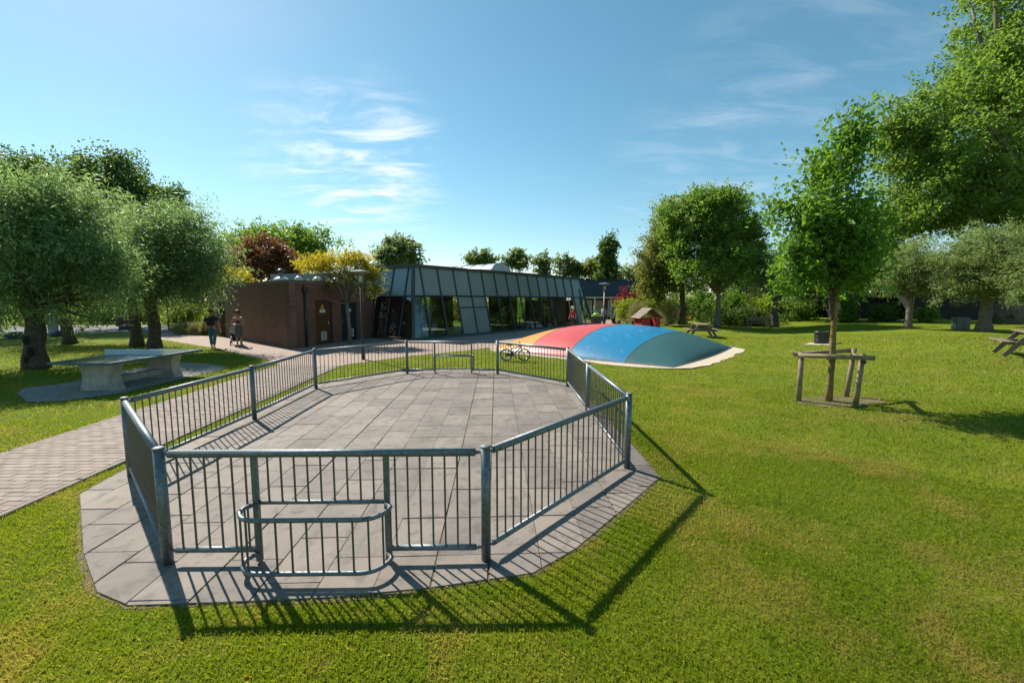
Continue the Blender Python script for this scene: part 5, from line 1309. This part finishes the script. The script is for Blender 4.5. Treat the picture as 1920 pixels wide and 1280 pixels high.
def rocks():
    for i, (px, py, s, m, lb) in enumerate(((32, 634, .45, 'boulder', 'dark boulder by the road left of the hollow willow'), (116, 630, .42, 'boulder', 'dark boulder by the road behind the leaning trunk'), (242, 618, .5, 'boulder', 'dark boulder by the road left of the dark trunks'))):
        p = G(px, py); rs = np.random.RandomState(i); mb = MB(); prof = [(s*.9, -.05), (s, s*.25), (s*.8, s*.6), (s*.4, s*.82), (.02, s*.86)]; mb.lathe(prof, 9, sx=1.5)
        mb.v = [(x*(1+.12*math.sin(7*z+i+k)), y*(1+.1*math.sin(5*x+k)), z) for k, (x, y, z) in enumerate(mb.v)]
        o = mb.build('boulder', m, None, True, (p.x, p.y, 0)); tag(o, lb, 'boulder', 'boulders along the road')
    p = G(101, 628); mb = MB(); mb.lathe([(.34, 0), (.32, .12), (.3, .15), (.24, .2), (.27, .5), (.22, .8), (.26, 1.0), (.16, 1.15), (.1, 1.2), (.15, 1.3), (.13, 1.42), (.02, 1.5)], 14, sx=1.1, sy=.8)
    o = mb.build('stone_figure', 'stone_pale', None, True, (p.x, p.y, 0)); tag(o, 'pale grey upright stone figure beside the road', 'sculpture')
rocks()
def wheelie_bin():
    Y = 29.5; e = empty('waste_bin', (AT(1118, 600, Y).x, Y, 0), 0, 'dark wheeled bin with bright green lid at the pavilion end', 'bin')
    MB().box((0, 0, 0.56), (0.62, 0.62, 1.06)).build('bin_body', 'black_paint', e); MB().bbox((0, 0, 1.12), (0.66, 0.68, 0.06), 0.02).build('lid', 'bottle_green', e); MB().lathe([(.05, 0), (.3, .02), (.2, .14), (.02, .18)], 12, (0, 0, 1.15)).build('bag', 'bottle_green', e, True)
wheelie_bin()
def cafe_chairs():
    def chair(p, rz, lb):
        e = empty('cafe_chair', p, rz, lb, 'chair', 'chairs inside the pavilion')
        MB().bbox((0, 0, .45), (.44, .44, .04), .01).build('seat', 'shirt_pale', e)
        for k in range(4): MB().box((0, .2+k*.012, .56+k*.1), (.4, .02, .06)).build('back_slat', 'shirt_pale', e)
        for x in (-.2, .2):
            MB().tube([(x, .2, .02), (x, .19, .45), (x, .25, .92)], .014, 8).build('leg', 'black_paint', e); MB().tube([(x, -.2, .02), (x, -.19, .45)], .014, 8).build('leg', 'black_paint', e)
    def ip(s, d): return PC+PA*s+PN*d+Vector((0, 0, 0.06))
    chair(ip(5.55*MOD, 1.3), R(200), 'pale slatted chair behind the pavilion glass, nearest the solid panels'); chair(ip(6.6*MOD, 1.4), R(170), 'pale slatted chair behind the pavilion glass, second from the solid panels'); chair(ip(7.6*MOD, 2.2), R(120), 'pale slatted chair deeper inside the pavilion')
    e = empty('cafe_table', ip(9.4*MOD, 2.0), 0, 'pale table inside the pavilion near the doorway', 'table')
    MB().lathe([(.45, .72), (.46, .74), (.44, .755)], 20).build('table_top', 'shirt_pale', e, True); MB().tube([(0, 0, .03), (0, 0, .72)], .035, 10).build('column', 'black_paint', e); MB().lathe([(.26, 0), (.24, .02), (.04, .04)], 16).build('foot', 'black_paint', e)
cafe_chairs()

# ------------------------------------------------------------------ bicycle
def bicycle():
    p0, p1 = G(951, 677), G(981, 677); c = (p0+p1)/2; ang = math.atan2(p1.y-p0.y, p1.x-p0.x); wb = 0.66; r = 0.205
    e = empty('bicycle', (c.x, c.y, 0.02), ang, 'small childs bicycle standing on the grass behind the court', 'bicycle')
    for s in (-1, 1):
        w = MB().tube([(s*wb/2+r*math.cos(2*math.pi*k/28), 0, r+.015+r*math.sin(2*math.pi*k/28)) for k in range(28)], 0.023, 8, closed=True).build('wheel', 'rubber', e, True)
        MB().tube([(s*wb/2+(r-.022)*math.cos(2*math.pi*k/28), 0, r+.015+(r-.022)*math.sin(2*math.pi*k/28)) for k in range(28)], 0.010, 6, closed=True).build('rim', 'chrome', w, True)
        sp = MB()
        for k in range(12): a = 2*math.pi*k/12; sp.tube([(s*wb/2, 0, r+.015), (s*wb/2+(r-.03)*math.cos(a), 0, r+.015+(r-.03)*math.sin(a))], 0.003, 4)
        sp.tube([(s*wb/2, -.03, r+.015), (s*wb/2, .03, r+.015)], 0.018, 8).build('spokes', 'chrome', w)
    bb = (-.06, 0, .23); seat = (-.17, 0, .50); head = (.22, 0, .50); rear = (-wb/2, 0, r+.015); fw = (wb/2, 0, r+.015)
    f = MB(); f.tube([bb, seat], .018, 8); f.tube([bb, head], .024, 8); f.tube([(-.14, 0, .42), (.20, 0, .545)], .02, 8); f.tube([(.20, 0, .56), (.235, 0, .43)], .022, 8)
    for s in (-1, 1): f.tube([(rear[0], s*.04, rear[2]), (bb[0], s*.02, bb[2])], .011, 6); f.tube([(rear[0], s*.04, rear[2]), (-.15, s*.015, .45)], .010, 6)
    f.build('frame', 'bike_blue', e, True)
    k = MB()
    for s in (-1, 1): k.tube([(.235, s*.035, .43), (fw[0], s*.04, fw[2])], .012, 6)
    k.tube([(.235, -.04, .43), (.235, .04, .43)], .013, 6).build('fork', 'bike_blue', e, True)
    MB().tube([(.20, 0, .55), (.18, 0, .66), (.17, -.1, .68), (.13, -.24, .67)], .012, 8).tube([(.17, 0, .68), (.17, .1, .68), (.13, .24, .67)], .012, 8).build('handlebar', 'black_paint', e, True)
    MB().tube([(-.17, 0, .48), (-.19, 0, .56)], .013, 8).build('seat_post', 'chrome', e)
    sd_ = MB().lathe([(.01, -.02), (.07, -.015), (.085, .005), (.06, .025), (.01, .03)], 12, (-.2, 0, .585), sx=1.5, sy=.8); sd_.build('saddle', 'cloth_black', e, True)
    MB().bbox((-.2, -.045, .225), (.34, .012, .09), .005).build('chain_guard', 'black_paint', e)
    MB().tube([(-.06, -.06, .23), (.02, -.06, .14)], .01, 6).tube([(-.06, .06, .23), (-.14, .06, .32)], .01, 6).box((.02, -.1, .14), (.08, .06, .02)).box((-.14, .1, .32), (.08, .06, .02)).build('crank', 'black_paint', e)
    MB().tube([(-.1, .03, .2), (-.14, .16, .0)], .008, 6).build('kickstand', 'chrome', e)
bicycle()

# ------------------------------------------------------------------ people
def skin_mesh(name, verts, edges, radii, sub=2):
    me = bpy.data.meshes.new(name); me.from_pydata(verts, edges, []); me.update()
    ob = bpy.data.objects.new(name, me); COL.objects.link(ob)
    sm = ob.modifiers.new('skin', 'SKIN'); sm.branch_smoothing = 0.6
    for i, r in enumerate(radii):
        r = r if isinstance(r, tuple) else (r, r); me.skin_vertices[0].data[i].radius = r
    for i in range(len(verts)): me.skin_vertices[0].data[i].use_root = (i == 0)
    sb = ob.modifiers.new('sub', 'SUBSURF'); sb.levels = sub; sb.render_levels = sub
    dg = bpy.context.evaluated_depsgraph_get(); dg.update()
    out = bpy.data.meshes.new_from_object(ob.evaluated_get(dg)); bpy.data.objects.remove(ob); bpy.data.meshes.remove(me)
    out.name = name; out.polygons.foreach_set('use_smooth', [True]*len(out.polygons)); out.materials.clear(); return out
def chain(parts):
    """parts: list of polylines [(pt, r)...]; equal points are shared"""
    vs, es, rs, ix = [], [], [], {}
    for pl in parts:
        prev = None
        for p, r in pl:
            k = tuple(round(c, 4) for c in p)
            if k not in ix: ix[k] = len(vs); vs.append(p); rs.append(r)
            if prev is not None and prev != ix[k]: es.append((prev, ix[k]))
            prev = ix[k]
    return vs, es, rs
def person(loc, rz, h, label, pose, clothes, hair, female=False):
    """local forward is +y; pose gives elbow, hand, knee, ankle for left (-x) and right (+x)"""
    k = h/1.75; e = empty('person', loc, rz, label, 'person'); e.scale = (k, k, k)
    sw = 0.165 if female else 0.195
    body = [[((0, 0, .96), .12), ((0, 0, 1.10), .105), ((0, 0.01, 1.30), .125), ((0, 0, 1.43), .08), ((0, 0.0, 1.50), .05), ((0, .015, 1.58), .075), ((0, .02, 1.66), .088), ((0, .01, 1.72), .06)]]
    for s, n in ((-1, 'l'), (1, 'r')):
        el, ha, kn, an = pose['el'+n], pose['ha'+n], pose['kn'+n], pose['an'+n]
        fd = (ha-el).normalized()
        body.append([((0, 0.01, 1.30), .125), ((s*sw, 0, 1.41), .062), (tuple(el), .042), (tuple(ha), .028), (tuple(ha+fd*.08), .03), (tuple(ha+fd*.15), .016)])
        body.append([((0, 0, .96), .12), ((s*.095, 0, .90), .095), (tuple(kn), .058), (tuple(an), .036), (tuple(an+Vector((0, .04, -.045))), .034), (tuple(an+Vector((0, .16, -.06))), .026)])
    put('body', skin_mesh('body', *chain(body)), 'skin', e)
    # ears, nose and eyes
    fc = MB(); fc.lathe([(.004, -.02), (.014, -.01), (.012, .01), (.004, .02)], 8, (0, .108, 1.635)); 
    for s in (-1, 1): fc.lathe([(.004, -.03), (.02, -.012), (.022, .012), (.006, .03)], 8, (s*.086, .01, 1.64), sx=.5)
    fc.build('face_features', 'skin', e, True)
    ey = MB()
    for s in (-1, 1): ey.lathe([(.002, -.008), (.009, 0), (.002, .008)], 8, (s*.032, .098, 1.665))
    ey.build('eyes', 'black_paint', e)
    for nm, mt, parts in clothes(pose, sw): put(nm, skin_mesh(nm, *chain(parts)), mt, e)
    if hair: hair(e)
    return e
def PV_(**k): return {a: Vector(b) for a, b in k.items()}
WALK = PV_(ell=(-.26, -.05, 1.14), hal=(-.27, .06, .92), elr=(.26, -.03, 1.14), har=(.29, .05, .90), knl=(-.09, .10, .50), anl=(-.08, .10, .08), knr=(.09, .0, .50), anr=(.08, -.16, .10))
PUSH = PV_(ell=(-.25, .02, 1.16), hal=(-.22, .24, 1.04), elr=(.25, .02, 1.16), har=(.22, .24, 1.04), knl=(-.08, .06, .50), anl=(-.07, .0, .08), knr=(.08, .08, .50), anr=(.07, .12, .08))
def shirt_trousers(shirt, pants, shoes, sleeve=0.6, leg=1.0):
    def f(pose, sw):
        out = []; top = [[((0, 0, .98), .135), ((0, 0, 1.12), .125), ((0, 0.01, 1.30), .145), ((0, 0, 1.42), .092), ((0, 0, 1.455), .07)]]; bot = [[((0, 0, 1.03), .128), ((0, 0, .96), .135)]]
        for s, n in ((-1, 'l'), (1, 'r')):
            sh = Vector((s*sw, 0, 1.41)); el = pose['el'+n]; ha = pose['ha'+n]
            sl = [((0, 0.01, 1.30), .145), (tuple(sh), .076)]
            if sleeve <= .7: sl.append((tuple(sh.lerp(el, .85)), .06))
            else: sl += [(tuple(el), .055), (tuple(ha), .042)]
            top.append(sl)
            hip = Vector((s*.095, 0, .90)); kn = pose['kn'+n]; an = pose['an'+n]
            lg = [((0, 0, .96), .135), (tuple(hip), .108)]
            lg += [(tuple(kn), .075), (tuple(an+Vector((0, 0, .03))), .058)] if leg > .9 else [(tuple(kn+Vector((0, 0, .04))), .085)]
            bot.append(lg)
            out.append(('shoe', shoes, [[(tuple(an+Vector((0, -.03, -.03))), .045), (tuple(an+Vector((0, .07, -.045))), .044), (tuple(an+Vector((0, .18, -.055))), .03)]]))
        return [('shirt', shirt, top), ('trousers', pants, bot)]+out
    return f
def short_hair(mat):
    def f(e):
        MB().lathe([(.06, 1.615), (.096, 1.64), (.104, 1.68), (.095, 1.735), (.06, 1.775), (.01, 1.787)], 16, (0, -.012, 0)).build('hair', mat, e, True)
    return f
def bob_hair(e):
    MB().lathe([(.05, 1.53), (.10, 1.55), (.118, 1.62), (.117, 1.69), (.10, 1.75), (.06, 1.785), (.01, 1.795)], 18, (0, -.02, 0)).build('hair', 'hair_auburn', e, True)
def dress(pose, sw):
    out = [('strapless_top', 'cloth_black', [[((0, 0, 1.08), .118), ((0, 0.005, 1.18), .122), ((0, 0.01, 1.31), .138)]]),
           ('skirt', 'cloth_grey', [[((0, 0, 1.10), .12), ((0, .01, .96), .165), ((0, .03, .75), .175), ((0, .03, .48), .17), ((0, .03, .42), .165)]])]
    for s, n in ((-1, 'l'), (1, 'r')):
        an = pose['an'+n]; out.append(('shoe', 'shoe_white', [[(tuple(an+Vector((0, -.03, -.03))), .042), (tuple(an+Vector((0, .07, -.045))), .042), (tuple(an+Vector((0, .18, -.055))), .028)]]))
    return out
mp_ = G(400, 652); MH = R(22)
man = person((mp_.x, mp_.y, 0.01), MH, 1.80, 'person in dark green shirt and jeans walking away with a black backpack', WALK, shirt_trousers('cloth_green', 'jeans', 'shoe_white'), short_hair('hair_brown'))
def backpack():
    e = empty('backpack', (mp_.x, mp_.y, 0.01), MH, 'black backpack worn by the walking person in jeans', 'backpack')
    MB().bbox((0, -.215, 1.24), (.30, .17, .42), .05).build('bag', 'cloth_black', e); MB().bbox((0, -.315, 1.15), (.22, .05, .2), .02).build('front_pocket', 'cloth_black', e)
    for s in (-1, 1): MB().tube([(s*.1, -.13, 1.43), (s*.11, -.03, 1.50), (s*.12, .13, 1.42), (s*.13, .15, 1.25), (s*.14, -.14, 1.08)], .018, 6).build('strap', 'cloth_black', e)
    h = WALK['har']*(1.8/1.75); b = empty('drink_bottle', Matrix.Rotation(MH, 4, 'Z') @ (h+Vector((0.01, .03, -.2)))+Vector((mp_.x, mp_.y, 0.01)), MH, 'yellow-green bottle in the walking persons right hand', 'bottle')
    MB().lathe([(.03, 0), (.033, .02), (.033, .15), (.015, .19)], 12).build('bottle_body', 'bottle_green', b, True); MB().lathe([(.016, .19), (.016, .215), (.004, .22)], 10).build('bottle_cap', 'black_paint', b, True)
backpack()
wp = G(449, 649); WH = R(32)
person((wp.x, wp.y, 0.01), WH, 1.72, 'person with auburn hair in black strapless top and grey skirt pushing a pram', PUSH, dress, bob_hair, True)
def pram(loc, rz, label, cover):
    e = empty('pushchair', loc, rz, label, 'pushchair')
    for x, y, r in ((-.24, -.02, .13), (.24, -.02, .13), (-.2, .62, .10), (.2, .62, .10)):
        w = MB().tube([(x, y+r*.86*math.cos(2*math.pi*k/18), r+r*.86*math.sin(2*math.pi*k/18)) for k in range(18)], r*.16, 6, closed=True).build('wheel', 'rubber', e, True)
        MB().tube([(x-.02, y, r), (x+.02, y, r)], r*.55, 12).build('hub', 'chrome', w)
    f = MB()
    for s in (-1, 1):
        f.tube([(s*.22, -.02, .13), (s*.2, .30, .48), (s*.2, .62, .12)], .014, 6); f.tube([(s*.2, .62, .12), (s*.21, .15, .72), (s*.21, -.22, 1.02)], .014, 6)
    f.build('frame', 'black_paint', e, True); MB().tube([(-.21, -.22, 1.02), (0, -.25, 1.03), (.21, -.22, 1.02)], .02, 8).build('handle', 'black_paint', e, True)
    MB().slab((-.18, .1, .62), (.18, .1, .62), (.18, .62, .46), (-.18, .62, .46), .12).build('seat', 'cloth_black', e); MB().slab((-.19, .06, .5), (.19, .06, .5), (.19, -.06, .95), (-.19, -.06, .95), .08).build('backrest', 'cloth_black', e)
    n = 8; vs = []; fs = []
    for i in range(n+1):
        t = math.pi*(.1+.5*i/n)
        for j in range(7): x = -.22+.44*j/6; rr = .34*(1-.25*(2*j/6-1)**2); vs.append((x, .12-rr*math.cos(t)*1.0, .72+rr*math.sin(t)))
    for i in range(n):
        for j in range(6): q = i*7+j; fs.append((q, q+1, q+8, q+7))
    MB().add(vs, fs).build('hood', cover, e, True)
    MB().bbox((0, .3, .27), (.34, .4, .18), .03).build('basket', 'cloth_black', e)
    if cover == 'blanket': MB().slab((-.21, -.1, 1.0), (.05, -.12, 1.0), (.02, -.2, .55), (-.24, -.16, .6), .02).build('cloth', 'blanket', e)
d = Matrix.Rotation(WH, 4, 'Z') @ Vector((-.03, .48, 0)); pram((wp.x+d.x-.12, wp.y+d.y, 0.012), WH, 'black pushchair with white patterned cloth beside the brick wall', 'blanket')
Y = 30.5; mx_ = AT(1131, 600, Y).x
person((mx_, Y, 0.01), R(-70), 1.90, 'person in pale shirt and navy shorts pushing a pushchair beyond the pillow', PUSH, shirt_trousers('shirt_pale', 'cloth_navy', 'shoe_white', .6, .5), short_hair('hair_brown'))
pram((mx_+.75, Y+.2, 0.012), R(-70), 'black pushchair beyond the jumping pillow', 'cloth_black')
cz = pil_pt(-.66, .25)
kid = person((cz.x, cz.y, cz.z-.03), R(150), 1.12, 'child in red shirt with bright helmet standing on the jumping pillow', WALK, shirt_trousers('cloth_red', 'cloth_navy', 'shoe_white', .6, 1.0), None)
def helm():
    e = empty('cycle_helmet', (cz.x, cz.y, cz.z-.03), R(150), 'bright yellow and orange helmet on the childs head', 'helmet'); k = 1.12/1.75; e.scale = (k, k, k)
    MB().lathe([(.13, 1.63), (.15, 1.66), (.15, 1.72), (.125, 1.80), (.07, 1.86), (.01, 1.875)], 18, sy=1.15).build('shell', 'helmet', e, True)
    for a in range(3): MB().tube([((a-1)*.07, -.15, 1.72), ((a-1)*.06, -.08, 1.85), ((a-1)*.05, .06, 1.875), ((a-1)*.06, .15, 1.74)], .014, 6).build('helmet_rib', 'helmet_red', e, True)
    MB().tube([(-.13, 0, 1.65), (-.08, .04, 1.55), (.0, .06, 1.52), (.08, .04, 1.55), (.13, 0, 1.65)], .008, 6).build('chin_strap', 'black_paint', e)
helm()
#PART6
# ------------------------------------------------------------------ grass
def make_grass():
    rs = np.random.RandomState(1); V = []; A = []
    AVOID = [PATH, PLAZA, GRAVEL, SAND, DRUM]
    CN = np.array(COURT); cc = CN.mean(0)
    for (r0, r1, dens, h, w) in ((1.8, 4.5, 14000, 0.034, 0.0026), (4.5, 7.5, 6200, 0.038, 0.0040), (7.5, 12, 1700, 0.044, 0.0078), (12, 19, 480, 0.05, 0.015), (19, 30, 140, 0.055, 0.028)):
        n = int(dens*(r1*r1-r0*r0)*R(114)/2)
        th = rs.uniform(-R(57), R(57), n); rr = np.sqrt(rs.uniform(r0*r0, r1*r1, n)); x = rr*np.sin(th); y = rr*np.cos(th)
        # clumpy density
        g = np.sin(x*3.1+np.sin(y*2.3)*1.5)+np.sin(y*3.7+np.sin(x*1.9)*1.3)+np.sin(x*9+y*7)*0.5
        keep = rs.random(n) < (0.80+0.12*g)
        for P in AVOID: keep &= ~in_poly(x, y, P)
        # worn rim around the slabs
        grown = (CN-cc)*1.001+cc; rim = (CN-cc)*1.03+cc
        keep &= ~in_poly(x, y, [tuple(p) for p in grown]); nr = in_poly(x, y, [tuple(p) for p in rim]); keep &= ~(nr & (rs.random(n) < 0.15))
        keep &= ~(in_poly(x, y, SOIL) & (rs.random(n) < 0.4))
        x, y, nr = x[keep], y[keep], nr[keep]; n = len(x); z = terrain(x, y)
        a = rs.uniform(0, 2*np.pi, n); tilt = np.abs(rs.normal(0.45, 0.35, n)); hh = h*rs.uniform(0.45, 1.35, n); hh *= np.where(nr, .85, 1)
        dx, dy = np.cos(a), np.sin(a); ww = w*rs.uniform(.6, 1.3, n)
        b = np.stack([x, y, z-.003], 1); side = np.stack([-dy, dx, np.zeros(n)], 1)*ww[:, None]/2
        tip = b+np.stack([dx*np.sin(tilt)*hh, dy*np.sin(tilt)*hh, np.cos(tilt)*hh], 1)
        mid = b+np.stack([dx*np.sin(tilt*.5)*hh*.55, dy*np.sin(tilt*.5)*hh*.55, np.cos(tilt*.5)*hh*.55], 1)
        V.append(np.stack([b-side, b+side, mid+side*.8, tip], 1).reshape(-1, 3))
        v = rs.random(n); v = np.where(nr & (rs.random(n) < .35), .95, v); A.append(np.repeat(v, 4))
    v = np.concatenate(V); f = np.arange(len(v)).reshape(-1, 4)
    tag(put('grass', fast_mesh('grass', v, f, np.concatenate(A)), 'grass_blade'), 'short mown lawn grass with dry patches', 'grass', kind='stuff')
make_grass()
def daisies():
    rs = np.random.RandomState(12); n = 2600
    th = rs.uniform(R(-50), R(54), n); rr = np.sqrt(rs.uniform(5.5**2, 24**2, n)); x = rr*np.sin(th); y = rr*np.cos(th)
    keep = np.sin(x*.9+1)+np.sin(y*.8)+.4*np.sin(x*3)+rs.random(n)*1.2 > .6
    keep &= (x > 1.5) | (rs.random(n) < .12)
    for P in (PATH, PLAZA, GRAVEL, SAND, COURT, DRUM): keep &= ~in_poly(x, y, P)
    x, y = x[keep], y[keep]; n = len(x); z = terrain(x, y)+rs.uniform(.03, .055, n); r = rs.uniform(.003, .006, n)*np.clip(np.hypot(x, y)/6, 1, 3.0)
    q = np.arange(6)*np.pi/3; ring = np.stack([np.cos(q), np.sin(q), np.zeros(6)], 1)
    v = np.stack([x, y, z], 1)[:, None]+ring[None]*r[:, None, None]+rs.normal(0, .002, (n, 6, 3)); f = np.arange(n*6).reshape(n, 6)
    tag(put('daisies', fast_mesh('daisies', v.reshape(-1, 3), f), 'white_paint'), 'tiny white clover and daisy heads scattered in the lawn', 'flowers', kind='stuff')
daisies()
def joint_weeds():
    rs = np.random.RandomState(21); yaw = R(2.2); ca, sa = math.cos(yaw), math.sin(yaw); V = []
    for k in range(260):
        i = rs.randint(-10, 11); u, v = i*0.445, rs.uniform(-5.5, 5.5); cx, cy = -1.7+u*ca-v*sa, 7.6+u*sa+v*ca
        if not in_poly(np.array([cx]), np.array([cy]), COURT)[0]: continue
        n = rs.randint(6, 26); ln = rs.uniform(.03, .16); t = rs.uniform(-ln, ln, n); x = cx-sa*t+rs.normal(0, .005, n); y = cy+ca*t+rs.normal(0, .003, n)
        a = rs.uniform(0, 6.28, n); h = rs.uniform(.008, .024, n); b = np.stack([x, y, np.full(n, .008)], 1); s = np.stack([-np.sin(a), np.cos(a), 0*a], 1)*.0022
        tip = b+np.stack([np.cos(a)*h*.6, np.sin(a)*h*.6, h], 1); mid = (b+tip)/2+np.array([0, 0, .003]); V.append(np.stack([b-s, b+s, mid+s, tip], 1).reshape(-1, 3))
    v = np.concatenate(V); tag(put('joint_weeds', fast_mesh('joint_weeds', v, np.arange(len(v)).reshape(-1, 4), np.repeat(rs.random(len(v)//4)*.9, 4)), 'grass_blade'), 'tiny weeds growing in the joints of the court slabs', 'weeds', kind='stuff')
joint_weeds()
bpy.context.view_layer.update()
